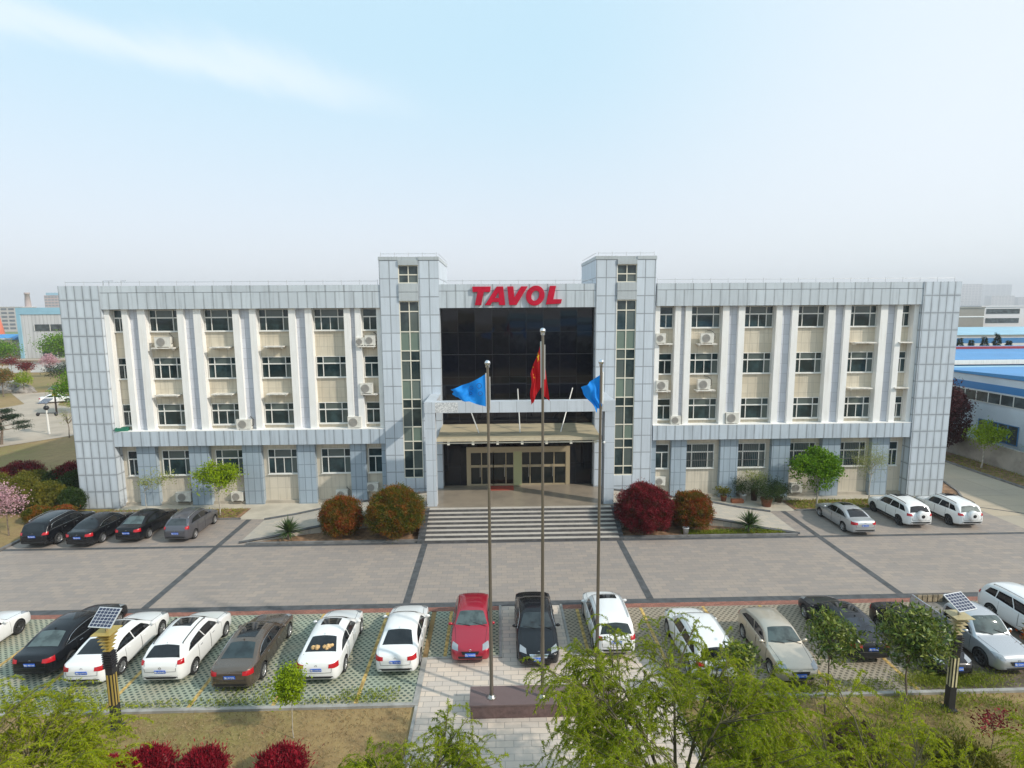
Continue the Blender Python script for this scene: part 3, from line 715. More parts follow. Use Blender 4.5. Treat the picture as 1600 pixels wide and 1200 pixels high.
for sg in (-1, 1):
    sec = [(18.6, -7.0, -2.9, .012), (16.5, -6.4, -2.3, .16), (14.5, -5.7, -1.7, .40), (10.5, -4.7, -1.05, .82), (6.72, -4.0, -.62, 1.19)]
    if sg > 0: sec = [(x - (.22 if x > 7 else .22), a, b, z) for x, a, b, z in sec]
    mb = MB(); v = []
    for x, a, b, z in sec: v += [(sg * x - (.0), a, z), (sg * x, b, z), (sg * x, a, 0), (sg * x, b, 0)]
    f = []
    for i in range(len(sec) - 1):
        k = i * 4; f += [(k, k + 4, k + 5, k + 1), (k, k + 2, k + 6, k + 4), (k + 1, k + 5, k + 7, k + 3)]
    mb.add(v, f)
    rp = struct('ramp', mb, paving_mat('ramp_paving' + ('' if sg < 0 else '_pale'), (.42, .385, .335), .6, .3, jit=.08, joint=.75))
    kb = MB()
    for e in (1, 2):
        kb.tube([(sg * s_[0], s_[e], s_[3] + .04) for s_ in sec], .09, 4, smooth=False)
    struct('ramp_kerb', kb, M_STRIP)
mt = MB().box(-2.44, -.5, -.62, .55, 1.203, 1.216).build('door_mat', mat('red_mat', (.36, .07, .045), .9, vary=.15)); tag(mt, 'red doormat lying before the left entrance doors', 'doormat')

# ================================================================== CARS
def pchip(xs, ys, q):
    xs = np.asarray(xs, float); ys = np.asarray(ys, float); h = np.diff(xs); d = np.diff(ys) / h
    m = np.zeros_like(ys)
    for i in range(1, len(xs) - 1):
        if d[i - 1] * d[i] > 0:
            w1 = 2 * h[i] + h[i - 1]; w2 = h[i] + 2 * h[i - 1]; m[i] = (w1 + w2) / (w1 / d[i - 1] + w2 / d[i])
    m[0] = d[0]; m[-1] = d[-1]
    q = np.clip(np.asarray(q, float), xs[0], xs[-1]); k = np.clip(np.searchsorted(xs, q) - 1, 0, len(h) - 1)
    t = (q - xs[k]) / h[k]
    return (2 * t**3 - 3 * t**2 + 1) * ys[k] + (t**3 - 2 * t**2 + t) * h[k] * m[k] + (-2 * t**3 + 3 * t**2) * ys[k + 1] + (t**3 - t**2) * h[k] * m[k + 1]

# profiles along the car, t = 0 at the nose, 1 at the tail; heights in metres
CARS = {
 'sedan': dict(L=4.75, W=1.82, R=.325, fa=.19, ra=.785,
   top=[(0, .50), (.012, .64), (.04, .72), (.12, .82), (.22, .90), (.285, .955), (.34, 1.16), (.41, 1.375), (.47, 1.44), (.55, 1.465), (.65, 1.445), (.73, 1.37), (.80, 1.23), (.865, 1.085), (.90, 1.06), (.965, 1.035), (.985, .98), (1, .82)],
   belt=[(0, .46), (.02, .60), (.08, .72), (.28, .87), (.55, .92), (.82, .98), (.95, .97), (1, .78)],
   cowl=.30, wtop=.425, rtop=.72, rbot=.862, sw=(.335, .83, .435, .735), split=.575, lamp=(.78, .93), tail=(.77, .985), kind='sedan'),
 'suv': dict(L=4.5, W=1.86, R=.355, fa=.19, ra=.79,
   top=[(0, .58), (.012, .78), (.04, .88), (.12, .97), (.22, 1.03), (.27, 1.08), (.33, 1.35), (.39, 1.58), (.46, 1.66), (.56, 1.69), (.75, 1.665), (.86, 1.60), (.905, 1.54), (.945, 1.27), (.97, 1.08), (.985, 1.02), (1, .86)],
   belt=[(0, .54), (.02, .72), (.08, .86), (.27, 1.0), (.55, 1.05), (.85, 1.10), (.95, 1.06), (1, .84)],
   cowl=.285, wtop=.40, rtop=.912, rbot=.965, sw=(.325, .90, .415, .85), split=.565, lamp=(.88, 1.0), tail=(.92, 1.10), kind='suv'),
 'hatch': dict(L=4.2, W=1.77, R=.315, fa=.195, ra=.80,
   top=[(0, .48), (.012, .64), (.04, .73), (.12, .84), (.22, .93), (.29, 1.0), (.36, 1.24), (.42, 1.40), (.48, 1.455), (.57, 1.475), (.72, 1.43), (.85, 1.32), (.91, 1.18), (.955, 1.0), (.975, .95), (1, .78)],
   belt=[(0, .46), (.02, .60), (.08, .73), (.28, .90), (.55, .95), (.85, 1.0), (.95, .96), (1, .76)],
   cowl=.305, wtop=.435, rtop=.86, rbot=.95, sw=(.335, .86, .45, .80), split=.58, lamp=(.72, .92), tail=(.82, 1.0), kind='hatch'),
 'pickup': dict(L=5.05, W=1.80, R=.36, fa=.175, ra=.79,
   top=[(0, .58), (.012, .80), (.04, .90), (.12, .98), (.20, 1.03), (.245, 1.07), (.30, 1.38), (.345, 1.60), (.39, 1.68), (.46, 1.71), (.56, 1.69), (.60, 1.66), (.612, 1.60), (.625, 1.06), (.64, 1.03), (.98, 1.03), (.99, 1.0), (1, .84)],
   belt=[(0, .54), (.02, .74), (.08, .88), (.24, 1.0), (.45, 1.02), (.62, 1.02), (.98, 1.0), (1, .80)],
   cowl=.255, wtop=.36, rtop=.605, rbot=.622, sw=(.295, .595, .375, .585), split=.455, lamp=(.78, .92), tail=(.78, 1.0), kind='pickup'),
}
DARK = mat('car_dark', (.012, .012, .013), .6)
BED = mat('bed_liner', (.20, .185, .165), .7, vary=.25, vscale=5)
RUB = mat('tyre_rubber', (.018, .018, .019), .75)
def car_glass(name, c, rough=.04):
    t = NT(name); t.b.inputs['Roughness'].default_value = rough; t.b.inputs['Specular IOR Level'].default_value = .6
    p = t.pos(True); n = t.noise(p, 2.2, 3); t.col(t.mix(t.mr(n, .4, .66, 0, 1), c, [q * .5 for q in c])); return t.m
CG = car_glass('car_glass', (.012, .014, .017)); CGL = car_glass('clear_car_glass', (.085, .115, .115), .05)
M_RIM = mat('alloy_rim', (.52, .52, .53), .3, .8); M_RIMD = mat('dark_rim', (.10, .10, .105), .35, .7)
M_LAMP = mat('headlight_lens', (.34, .36, .38), .12, .3, .5); M_TAIL = mat('taillight_lens', (.42, .004, .010), .25, 0, .3)
M_CHROME = mat('chrome', (.70, .70, .71), .15, 1.0)
M_PLATE = mat('plate_blue', (.012, .12, .60), .4); M_PTXT = mat('plate_white', (.75, .76, .78), .5)
def paint(name, c, metal=.0, rough=.32):
    if name in MATS: return MATS[name]
    t = NT(name); p = t.pos(True); s = t.n('ShaderNodeSeparateXYZ'); t.l(p, s.inputs[0])
    # road dust low on the panels
    d = t.math('MULTIPLY', t.mr(s.outputs[2], .25, .75, .45, 0), t.mr(t.noise(p, 5, 4), .3, .7, .4, 1))
    t.col(t.mix(d, c, [q * .6 + .03 for q in c]))
    t.b.inputs['Metallic'].default_value = metal; t.b.inputs['Roughness'].default_value = rough
    dk = max(c) < .05
    t.b.inputs['Coat Weight'].default_value = .25 if dk else .8; t.b.inputs['Coat Roughness'].default_value = .05
    if dk: t.b.inputs['Specular IOR Level'].default_value = .32
    MATS[name] = t.m; return t.m
P_WHITE = paint('white_paint', (.78, .78, .77)); P_BLACK = paint('black_paint', (.006, .0065, .009), 0, .25)
P_BRONZE = paint('bronze_paint', (.15, .115, .09), .6, .24); P_RED = paint('red_paint', (.36, .008, .028), .25, .3)
P_BEIGEC = paint('champagne_paint', (.56, .50, .41), .5, .32); P_SILVER = paint('silver_paint', (.50, .52, .54), .6, .32)
P_GREY = paint('grey_paint', (.10, .10, .115), .45, .35); P_DKGREY = paint('dark_grey_paint', (.028, .030, .036), .3, .3)

WHEEL_ME = {}
def wheel_mesh(Rr, style):
    key = (Rr, style)
    if key in WHEEL_ME: return WHEEL_ME[key]
    w = .20; t = MB(); ri = Rr * .66
    t.lathe([(ri, -w / 2), (Rr * .93, -w / 2), (Rr, -w * .36), (Rr, w * .36), (Rr * .93, w / 2), (ri, w / 2), (ri * .97, w * .30)], 28, axis='x')
    r = MB(); r.lathe([(ri * 1.02, w / 2 - .004), (ri * .93, w / 2 - .012), (ri * .90, w * .26)], 28, axis='x')
    n = {'five': 5, 'ten': 10, 'seven': 7}[style]
    for k in range(n):
        a = 2 * math.pi * k / n; hw = .17 if n == 5 else .09
        ca, sa = math.cos(a), math.sin(a)
        def P(rr, q, x): return (x, rr * ca - q * sa, rr * sa + q * ca)
        a0, a1 = ri * hw * 1.2, ri * hw * .8
        r.add([P(.04, -a0, w * .47), P(ri * .95, -a1, w * .47), P(ri * .95, a1, w * .47), P(.04, a0, w * .47),
               P(.04, -a0, w * .30), P(ri * .95, -a1, w * .30), P(ri * .95, a1, w * .30), P(.04, a0, w * .30)],
              [(0, 1, 2, 3), (0, 4, 5, 1), (1, 5, 6, 2), (2, 6, 7, 3), (3, 7, 4, 0)])
    r.lathe([(.001, w * .5), (.055, w * .49), (.06, w * .3)], 12, axis='x')
    b = MB(); b.lathe([(.001, w * .2), (ri * .98, w * .2)], 20, axis='x')
    WHEEL_ME[key] = (t.mesh('wheel', RUB), r.mesh('rim', M_RIM), b.mesh('brake_disc', DARK)); return WHEEL_ME[key]

TXT = {}
def car(kind, x, yend, paintm, label, away=True, L=None, W=None, H=1., glassm=None, rear_glass=None, rim='ten', plate='', rails=None, sunroof=False, chrome=False, spare=False,
        rz=0., group='cars parked in front of the office', darkrim=False, toys=None, cladding=False, z=0., roofm=None, full=True):
    S_ = CARS[kind]; L = L or S_['L']; W = W or S_['W']; Rr = S_['R']; hw = W / 2; g0 = glassm or CG
    cy = yend + L / 2 if away else yend + L / 2
    t = thing(kind.replace('hatch', 'hatchback').replace('suv', 'offroad_car').replace('pickup', 'pickup_truck'), (x, cy, z), label,
              {'sedan': 'car', 'suv': 'car', 'hatch': 'car', 'pickup': 'pickup truck'}[kind], group, rz if away else math.pi + rz)
    tp = np.array(S_['top']); bp = np.array(S_['belt']); hs = H
    ts = sorted(set(list(np.round(np.concatenate([[0, .004, .012, .024, .04, .06, .08, .10], np.linspace(.13, .88, 40), [.905, .925, .94, .955, .97, .98, .988, .995, 1]]), 4)) + ([.60, .606, .612, .618, .625, .632] if kind == 'pickup' else [])))
    ts = np.array(ts)
    ztop = pchip(tp[:, 0], tp[:, 1] * hs, ts); zb = np.minimum(pchip(bp[:, 0], bp[:, 1] * hs, ts), ztop - .03)
    bot = np.interp(ts, [0, .02, .09, .9, .98, 1], [.30, .24, .20, .22, .28, .36]) * (1.25 if kind in ('suv', 'pickup') else 1)
    wd = pchip([0, .006, .02, .05, .11, .22, .5, .80, .90, .955, .985, 1], np.array([.66, .74, .84, .915, .965, .99, 1.0, .99, .965, .91, .83, .72]) * hw, ts)
    if kind == 'pickup': wd = pchip([0, .006, .02, .05, .11, .22, .5, .97, .99, 1], np.array([.66, .76, .86, .93, .97, .99, 1.0, .99, .97, .94]) * hw, ts)
    rw0 = hw * (.685 if kind in ('sedan', 'hatch') else .74)
    gh = .42 * hs
    rows = []
    for i, tt in enumerate(ts):
        y = L * (.5 - tt); w, b, bl, zt = wd[i], bot[i], zb[i], ztop[i]
        g = min(1, max(0, (zt - bl - .03) / gh)); g = g * g * (3 - 2 * g) * .4 + g * .6
        rw = w * .86 * (1 - g) + rw0 * min(1, w / hw / .96) * g
        cr = .018 * g + .03
        ctl = [(w * .93, b), (w * .985, b + .10 * (bl - b)), (w, b + .45 * (bl - b)), (w * .992, b + .72 * (bl - b)), (w * .965, bl - .015),
               (w * .935 * (1 - .2 * g) + (rw + .05) * .2 * g, bl + .02 + (zt - bl) * .12), (rw + .085 * g, zt - .20 * g * (zt - bl) / gh * .42 - .02), (rw - .03, zt - .025 * g - .008), (rw * .62, zt + cr * .55), (0, zt + cr)]
        c = np.array(ctl); out = [c[0]]
        for k in range(len(c) - 1):
            p0, p1, p2, p3 = c[max(k - 1, 0)], c[k], c[k + 1], c[min(k + 2, len(c) - 1)]
            if k == len(c) - 2: p3 = np.array([-c[k][0], c[k][1]])
            for q in (1 / 3, 2 / 3, 1):
                out.append(.5 * (2 * p1 + (p2 - p0) * q + (2 * p0 - 5 * p1 + 4 * p2 - p3) * q**2 + (3 * p1 - p0 - 3 * p2 + p3) * q**3))
        h = [(float(a), y, float(b_)) for a, b_ in out]
        rows.append(h + [(-a, yy, zz) for a, yy, zz in h[-2::-1]])
    n = len(rows[0]); V = [p for r in rows for p in r]; F = []
    for i in range(len(rows) - 1):
        for k in range(n): F.append((i * n + k, i * n + (k + 1) % n, (i + 1) * n + (k + 1) % n, (i + 1) * n + k))
    F.append(tuple(range(n))[::-1]); F.append(tuple((len(rows) - 1) * n + k for k in range(n)))
    me = bpy.data.meshes.new('body'); me.from_pydata(V, [], F); me.materials.append(paintm); me.materials.append(DARK); me.materials.append(BED)
    bm = bmesh.new(); bm.from_mesh(me); bmesh.ops.recalc_face_normals(bm, faces=bm.faces); bm.to_mesh(me)
    bvh = BVHTree.FromBMesh(bm); bm.free()
    # wheel arches (and the pickup's bed) are cut out of the shell
    cut = MB(); ya = [L * (.5 - S_['fa']), L * (.5 - S_['ra'])]
    for yy in ya:
        for sx in (-1, 1):
            a, b_ = sorted((sx * (hw - .27), sx * (hw + .2)))
            cut.lathe([(.001, a), (Rr * 1.14, a), (Rr * 1.14, b_), (.001, b_)], 26, (0, yy, Rr + .015), 'x')
    nf_ = len(cut.f)
    if kind == 'pickup': cut.box(-hw + .10, hw - .10, -L / 2 + .10, L * (.5 - .635), .62, 1.9)
    cme = cut.mesh('cut', None); cme.materials.append(paintm); cme.materials.append(DARK); cme.materials.append(BED)
    for p in cme.polygons: p.material_index = 1 if p.index < nf_ else 2
    cbm = bmesh.new(); cbm.from_mesh(cme); bmesh.ops.remove_doubles(cbm, verts=cbm.verts, dist=2e-3); bmesh.ops.recalc_face_normals(cbm, faces=cbm.faces); cbm.to_mesh(cme); cbm.free()
    bo = bpy.data.objects.new('body', me); co = bpy.data.objects.new('cut', cme); COL.objects.link(bo); COL.objects.link(co)
    md = bo.modifiers.new('cut', 'BOOLEAN'); md.object = co; md.operation = 'DIFFERENCE'; md.solver = 'EXACT'
    dg = bpy.context.evaluated_depsgraph_get(); nm = bpy.data.meshes.new_from_object(bo.evaluated_get(dg))
    bo.modifiers.clear(); bo.data = nm; nm.name = 'body'; bpy.data.objects.remove(co)
    nm.polygons.foreach_set('use_smooth', [True] * len(nm.polygons)); nm.set_sharp_from_angle(angle=R(38))
    bo.parent = t
    T = lambda tt: L * (.5 - tt)
    zt_ = lambda tt: float(pchip(tp[:, 0], tp[:, 1] * hs, [tt])[0]); zb_ = lambda tt: float(pchip(bp[:, 0], bp[:, 1] * hs, [tt])[0])
    def cast(o, d, off):
        d = Vector(d).normalized(); h = bvh.ray_cast(Vector(o) - d * 8, d)
        if h[0] is None: h = bvh.find_nearest(Vector(o))
        nn = h[1] if h[1].dot(d) < 0 else -h[1]
        return h[0] + nn * off
    def patch(name, lo, hi, d, m, par=None, nu=10, nv=6, off=.006):
        lo = np.array(lo, float); hi = np.array(hi, float)
        def rs(P, q):
            s = np.concatenate([[0], np.cumsum(np.linalg.norm(np.diff(P, axis=0), axis=1) + 1e-9)]); s /= s[-1]
            return np.array([[np.interp(u, s, P[:, k]) for k in range(3)] for u in q])
        q = np.linspace(0, 1, nu + 1); A, Bh = rs(lo, q), rs(hi, q); v = []
        for j in range(nv + 1):
            for i in range(nu + 1): v.append(cast(A[i] + (Bh[i] - A[i]) * j / nv, d, off))
        f = [(j * (nu + 1) + i, j * (nu + 1) + i + 1, (j + 1) * (nu + 1) + i + 1, (j + 1) * (nu + 1) + i) for j in range(nv) for i in range(nu)]
        mb = MB(); mb.add(v, f, True); return mb.build(name, m, par or t)
    dn = (0, 0, -1)
    # windscreen and rear window, seen from above
    c0, c1 = S_['cowl'], S_['wtop']; xb, xt = hw * .80, rw0 * .86
    patch('windscreen', [(-xb, T(c0 + .018), 0), (-xb * .6, T(c0 + .004), 0), (0, T(c0), 0), (xb * .6, T(c0 + .004), 0), (xb, T(c0 + .018), 0)],
          [(-xt, T(c1 + .008), 0), (0, T(c1), 0), (xt, T(c1 + .008), 0)], dn, g0, nv=8)
    b0, b1 = S_['rbot'], S_['rtop']; rg = rear_glass or CG
    if kind == 'pickup':
        patch('rear_window', [(-rw0 * .8, 0, 1.22), (rw0 * .8, 0, 1.22)], [(-rw0 * .72, 0, 1.52), (rw0 * .72, 0, 1.52)], (0, 1, -.25), rg, nv=4) if False else None
    else:
        xr = hw * (.70 if kind == 'sedan' else .74)
        patch('rear_window', [(-xr, T(b0 - .004), 0), (0, T(b0), 0), (xr, T(b0 - .004), 0)], [(-xt * .93, T(b1 + .004), 0), (0, T(b1), 0), (xt * .93, T(b1 + .004), 0)], dn, rg, nv=8)
    # side windows and doors
    a0, a1, u0, u1 = S_['sw']; spl = S_['split']
    for sx in (-1, 1):
        d = (-sx, 0, 0)
        def lo(tt): return (0, T(tt), zb_(tt) + .045)
        def hi(tt): return (0, T(tt), zt_(tt) - .125 * hs - (.03 if kind != 'sedan' else 0.005))
        um = u0 + (u1 - u0) * (spl - a0) / (a1 - a0) + .012
        segs = [(a0, spl - .006, u0, um - .006), (spl + .006, a1, um + .006, u1)]
        if kind == 'suv': segs = [(a0, spl - .006, u0, um - .006), (spl + .006, .765, um + .006, .75), (.775, a1, .765, u1)]
        for (p0, p1, q0, q1) in segs:
            patch('side_window', [lo(p0 + (p1 - p0) * k / 5) for k in range(6)], [hi(q0 + (q1 - q0) * k / 5) for k in range(6)], d, CG, nv=5, off=.005)
        if chrome:
            pts = [cast(lo(a0 + (a1 - a0) * k / 12), d, .012) for k in range(13)] + [cast(hi(u1 + (u0 - u1) * k / 12), d, .012) for k in range(13)]
            MB().tube(pts + [pts[0]], .011, 5).build('window_trim', M_CHROME, t)
        dd = [(.285, .50 if kind != 'pickup' else .44), (.505 if kind != 'pickup' else .445, .72 if kind != 'pickup' else .605)]
        if full:
            for (p0, p1) in dd:
                zl = .34 if kind in ('sedan', 'hatch') else .44
                dr = patch('door', [(0, T(p0), zl), (0, T(p1), zl)], [(0, T(p0), zb_(p0) - .01), (0, T(p1), zb_(p1) - .01)], d, paintm, nu=8, nv=5, off=.004)
                hp = cast((0, T(p1 - .03), zb_(p1) - .13), d, .016); hq = cast((0, T(p1 - .065), zb_(p1) - .13), d, .016)
                MB().tube([hp, hq], .016, 6).build('handle', M_CHROME if chrome else paintm, dr)
                sm = MB()
                for e in (p0, p1):
                    sm.tube([cast((0, T(e), zl + (zb_(e) - zl) * k / 5), d, .002) for k in range(6)], .007, 4, smooth=False)
                sm.build('door_seam', DARK, dr)
        # mirror
        mp_ = cast((0, T(a0 + .02), zb_(a0) + .10), d, .0); e = MB()
        e.ball((mp_.x + sx * .16, mp_.y + .02, mp_.z + .04), .10, 10, 6, (1.05, .6, .72)); e.tube([mp_, (mp_.x + sx * .12, mp_.y + .02, mp_.z + .02)], .028, 6)
        e.build('mirror', paintm, t)
        # wheels
        wt, wr_, wb = wheel_mesh(Rr, rim)
        for yy in ya:
            w_ = obj('wheel', wt, t, (sx * (hw - .105), yy, Rr)); w_.rotation_euler = (0, 0, 0 if sx > 0 else math.pi)
            o_ = obj('rim', wr_, w_)
            if darkrim: o_.data = wr_.copy(); o_.data.materials[0] = M_RIMD
            obj('brake_disc', wb, w_)
        # lamps
        if away or full:
            z0, z1 = [q * hs for q in S_['tail']]; dr = (-sx * .55, .83, 0)
            x0 = .44 if kind == 'sedan' else (.66 if kind != 'pickup' else .86)
            P_ = lambda xx, zz: (sx * hw * xx, -L * .5 + L * .03, zz)
            if kind == 'suv':
                patch('taillight', [P_(.55, z0 + .03), P_(.98, z0)], [P_(.66, z1 - .03), P_(.99, z1)], dr, M_TAIL, nu=6, nv=4, off=.016)
            elif kind == 'pickup':
                patch('taillight', [P_(.78, z0), P_(.96, z0)], [P_(.78, z1), P_(.96, z1)], (0, 1, 0), M_TAIL, nu=3, nv=4, off=.016)
            else:
                patch('taillight', [P_(x0, z0 + .045), P_(1.0, z0 + .0)], [P_(x0 + .04, z1 - .04), P_(1.0, z1)], dr, M_TAIL, nu=7, nv=4, off=.014)
        if (not away) or full:
            z0, z1 = [q * hs for q in S_['lamp']]; df = (-sx * .35, -.75, -.55)
            P_ = lambda xx, tt, zz: (sx * hw * xx, T(tt), zz)
            tl = S_['lamp'][0]
            patch('headlight', [P_(.58, .014, z0 * .90), P_(.90, .045, z0 * .94)], [P_(.64, .045, z1 * .93), P_(.93, .095, z1 * .99)], df, M_LAMP, nu=7, nv=4, off=.012)
        if rails:
            pts = [cast((sx * (rw0 - .05), T(tt), 2), dn, .045) for tt in np.linspace(c1 + .03, min(b1, .86) - .02, 9)]
            pts = [Vector((pts[0].x, pts[0].y, pts[0].z - .04))] + pts + [Vector((pts[-1].x, pts[-1].y, pts[-1].z - .04))]
            MB().tube(pts, .02, 6).build('roof_rail', rails, t)
    if cladding:
        for sx in (-1, 1):
            patch('side_cladding', [(0, T(.26), .30), (0, T(.71), .32)], [(0, T(.26), .44), (0, T(.71), .45)], (-sx, 0, 0), DARK, nu=8, nv=2, off=.012)
    if sunroof:
        a, b_ = c1 + .03, c1 + .03 + (.15 if sunroof is True else sunroof)
        patch('sunroof', [(-rw0 * .62, T(b_), 0), (rw0 * .62, T(b_), 0)], [(-rw0 * .62, T(a), 0), (rw0 * .62, T(a), 0)], dn, CG, nu=6, nv=6)
    # front: grille, lower intake
    if (not away) or full:
        zf = S_['lamp'][0] * hs
        patch('grille', [(-hw * .36, T(.0), zf * .70), (hw * .36, T(.0), zf * .70)], [(-hw * .44, T(.01), zf * .88), (hw * .44, T(.01), zf * .88)], (0, -1, -.25), DARK if not chrome else M_CHROME, nu=8, nv=3, off=.01)
        patch('intake', [(-hw * .55, T(0), .34), (hw * .55, T(0), .34)], [(-hw * .60, T(0), .44), (hw * .60, T(0), .44)], (0, -1, 0), DARK, nu=8, nv=2, off=.008)
    if away:
        zl = .62 * hs if kind in ('sedan', 'hatch') else .66
        q0 = [(-hw * .70, L * -.5, zb_(.955) - .02), (-hw * .66, L * -.5, zl), (0, L * -.5, zl - .02), (hw * .66, L * -.5, zl), (hw * .70, L * -.5, zb_(.955) - .02)]
        pts = []
        for a_, b_ in zip(q0[:-1], q0[1:]):
            for k in range(5): pts.append(cast(Vector(a_).lerp(Vector(b_), k / 5), (0, 1, 0), .002))
        MB().tube(pts, .008, 4, smooth=False).build('boot_seam', DARK, t)
        MB().tube([cast((hw * .62 * u, T(.996), .60 * hs - .16), (0, 1, 0), .002) for u in (-1.2, -.6, 0, .6, 1.2)], .007, 4, smooth=False).build('bumper_seam', DARK, t)
    if full:
        for sx in (-1, 1):
            MB().tube([cast((sx * hw * (.80 - .10 * (1 - k / 7)), T(.06 + (c0 - .065) * k / 7), 2), dn, .001) for k in range(8)], .007, 4, smooth=False).build('bonnet_seam', DARK, t)
    # rear: bumper insert
    zr = .38 if kind in ('sedan', 'hatch') else .46
    patch('bumper_insert', [(-hw * .74, 0, zr), (hw * .74, 0, zr)], [(-hw * .72, 0, zr + .09), (hw * .72, 0, zr + .09)], (0, 1, 0), DARK, nu=8, nv=2, off=.008)
    # number plate and emblem
    def plate_at(front, zz):
        q = cast((0, L * .5 if front else -L * .5, zz), (0, -1 if front else 1, 0), .012)
        pl = MB().box(-.22, .22, -.01, .01, -.07, .07).build('number_plate', M_PLATE, t, q)
        pl.rotation_euler = (R(12) if not front else -R(8), 0, math.pi if front else 0)
        if plate:
            key = plate
            if key not in TXT: TXT[key] = text_mesh(plate, .105, .002, M_PTXT)
            o_ = obj('plate_lettering', TXT[key], pl, (0, -.0135, -.003)); o_.rotation_euler = (math.pi / 2, 0, 0)
    zpl = {'sedan': .74, 'hatch': .62, 'suv': .86, 'pickup': .60}[kind] * hs
    if away: plate_at(False, zpl)
    else: plate_at(True, .50 if kind != 'pickup' else .60)
    em = cast((0, -L * .5 if away else L * .5, (zpl + .15) if away else S_['lamp'][0] * hs * .93), (0, 1 if away else -1, 0), .006)
    MB().lathe([(.052, -.006), (.052, .006), (.036, .006), (.036, -.006)], 14, (0, 0, 0), 'y').build('emblem', M_CHROME, t, em)
    if kind in ('sedan', 'hatch') and away:
        q = cast((0, T(b1 - .02), 3), dn, .0); MB().prism([(-.06, 0), (.05, 0), (-.05, .055)], -.012, .012, 'x').build('antenna', paintm, t, q)
    if not away:
        for k in (-1, 1):
            MB().tube([cast((k * .35 - .3, T(c0 - .004), 3), dn, .02), cast((k * .33 + .25, T(c0 + .022), 3), dn, .02)], .012, 4).build('wiper', DARK, t)
    if spare:
        q = cast((.0, -L * .5, .95), (0, 1, 0), 0); r_ = .34
        MB().lathe([(.001, -.20), (r_ * .72, -.195), (r_ * .92, -.17), (r_, -.11), (r_, .06), (.001, .10)], 28, (q.x, q.y, .98), 'y').build('spare_wheel_cover', paintm, t)
        MB().lathe([(.001, -.209), (.12, -.208), (.12, -.2)], 16, (q.x, q.y, .98), 'y').build('cover_badge', DARK, t)
    return t, cast, patch, L, hw

WS = 'white sedan'
car('sedan', -25.15, -21.0, P_WHITE, 'white sedan cut by the left picture edge with a dark spoked front wheel', darkrim=True, rim='ten', L=4.8)
car('sedan', -20.85, -20.75, P_BLACK, 'long black sedan with chrome window line on the green pavers', L=5.05, chrome=True, rear_glass=CGL, plate='鲁J·48166', sunroof=.12)
car('sedan', -18.35, -21.35, P_WHITE, 'white sedan directly behind the left solar lamp post, dark sunroof', L=4.8, plate='鲁J·61970', sunroof=.13)
car('hatch', -15.3, -21.3, P_WHITE, 'white hatchback with roof rails and pink cushion behind its rear window', L=4.5, W=1.84, H=1.10, plate='鲁J·83H01', rails=DARK, sunroof=.16, chrome=True)
car('sedan', -12.3, -21.85, P_BRONZE, 'bronze brown sedan with large dark glass roof', L=4.9, rear_glass=car_glass('tint_glass', (.03, .045, .05)), plate='鲁J·87J95', sunroof=.22, chrome=True)
car('sedan', -9.05, -21.5, P_WHITE, 'white sedan with tan plush cushions on its rear shelf', L=4.75, plate='鲁J·25Z0F', sunroof=.12)
car('sedan', -5.97, -21.1, P_WHITE, 'white sedan parked at the walkway edge, left neighbour of the red hatchback', L=4.65, plate='鲁J·11E18')
car('hatch', -2.95, -20.35, P_RED, 'red hatchback facing the camera with blue number plate', away=False, L=4.3, W=1.76, glassm=CGL, plate='鲁J·W605J')
car('sedan', -.06, -20.75, P_BLACK, 'black sedan facing the camera on the walkway behind the middle flagpole', away=False, L=4.8, glassm=car_glass('dim_glass', (.035, .045, .05)), plate='鲁J·E166C', chrome=True, darkrim=True)
car('suv', 3.3, -20.25, P_WHITE, 'white off-road car with roof rails beside the right flagpole', L=4.5, W=1.84, rails=P_SILVER, sunroof=.1, plate='鲁J·K256S', cladding=True, rear_glass=car_glass('dim_rear', (.03, .04, .04)))
car('suv', 6.95, -22.2, P_WHITE, 'white off-road car partly hidden behind the willow branches', L=4.75, W=1.86, rails=P_SILVER, sunroof=False, plate='鲁J·5G320')
car('hatch', 10.25, -22.2, P_BEIGEC, 'champagne beige compact car facing the camera', away=False, L=4.3, W=1.74, H=1.02, glassm=CGL, plate='鲁J·106T5')
car('sedan', 14.0, -20.95, P_DKGREY, 'dark grey sedan tail to camera behind the smaller glossy-leaved young tree', L=4.65, plate='鲁J·7K466', sunroof=.2, rear_glass=car_glass('blue_glass', (.03, .04, .055)))
car('sedan', 16.75, -22.0, P_BLACK, 'dusty black old sedan facing the camera, half hidden by the larger young tree', away=False, L=4.5, W=1.70, H=.96, plate='鲁J·D2260')
PK = car('pickup', 19.35, -21.95, P_SILVER, 'silver pickup truck facing the camera with an open empty bed', away=False, glassm=CGL, plate='鲁J·D0412', W=1.78, darkrim=True, rim='seven')
car('suv', 22.95, -21.4, P_WHITE, 'white people carrier cut by the right picture edge, facing the camera', away=False, L=4.85, W=1.86, rails=P_SILVER, plate='鲁J·50A17')
BK = 'cars parked along the office wall'
car('suv', -31.3, -7.5, P_BLACK, 'black off-road car with silver roof rails, leftmost along the office wall', L=4.75, W=1.90, rails=M_CHROME, chrome=True, plate='鲁J·06R89', group=BK, rear_glass=CG)
car('sedan', -28.5, -7.5, P_BLACK, 'black sedan with bright window line, second from left along the office wall', L=4.9, chrome=True, plate='鲁J·J3698', group=BK, rear_glass=CG)
car('sedan', -25.85, -6.85, P_BLACK, 'black sedan with pale rear shelf next to the grey estate car', L=4.75, W=1.78, plate='鲁J·H7788', group=BK, rear_glass=CGL)
car('hatch', -22.7, -6.9, P_GREY, 'dark grey estate car with roof rails, rightmost of the cars on the left wall', L=4.3, W=1.74, H=1.10, rails=M_CHROME, plate='鲁J·L0316', group=BK, rear_glass=car_glass('grey_rear', (.05, .06, .065)))
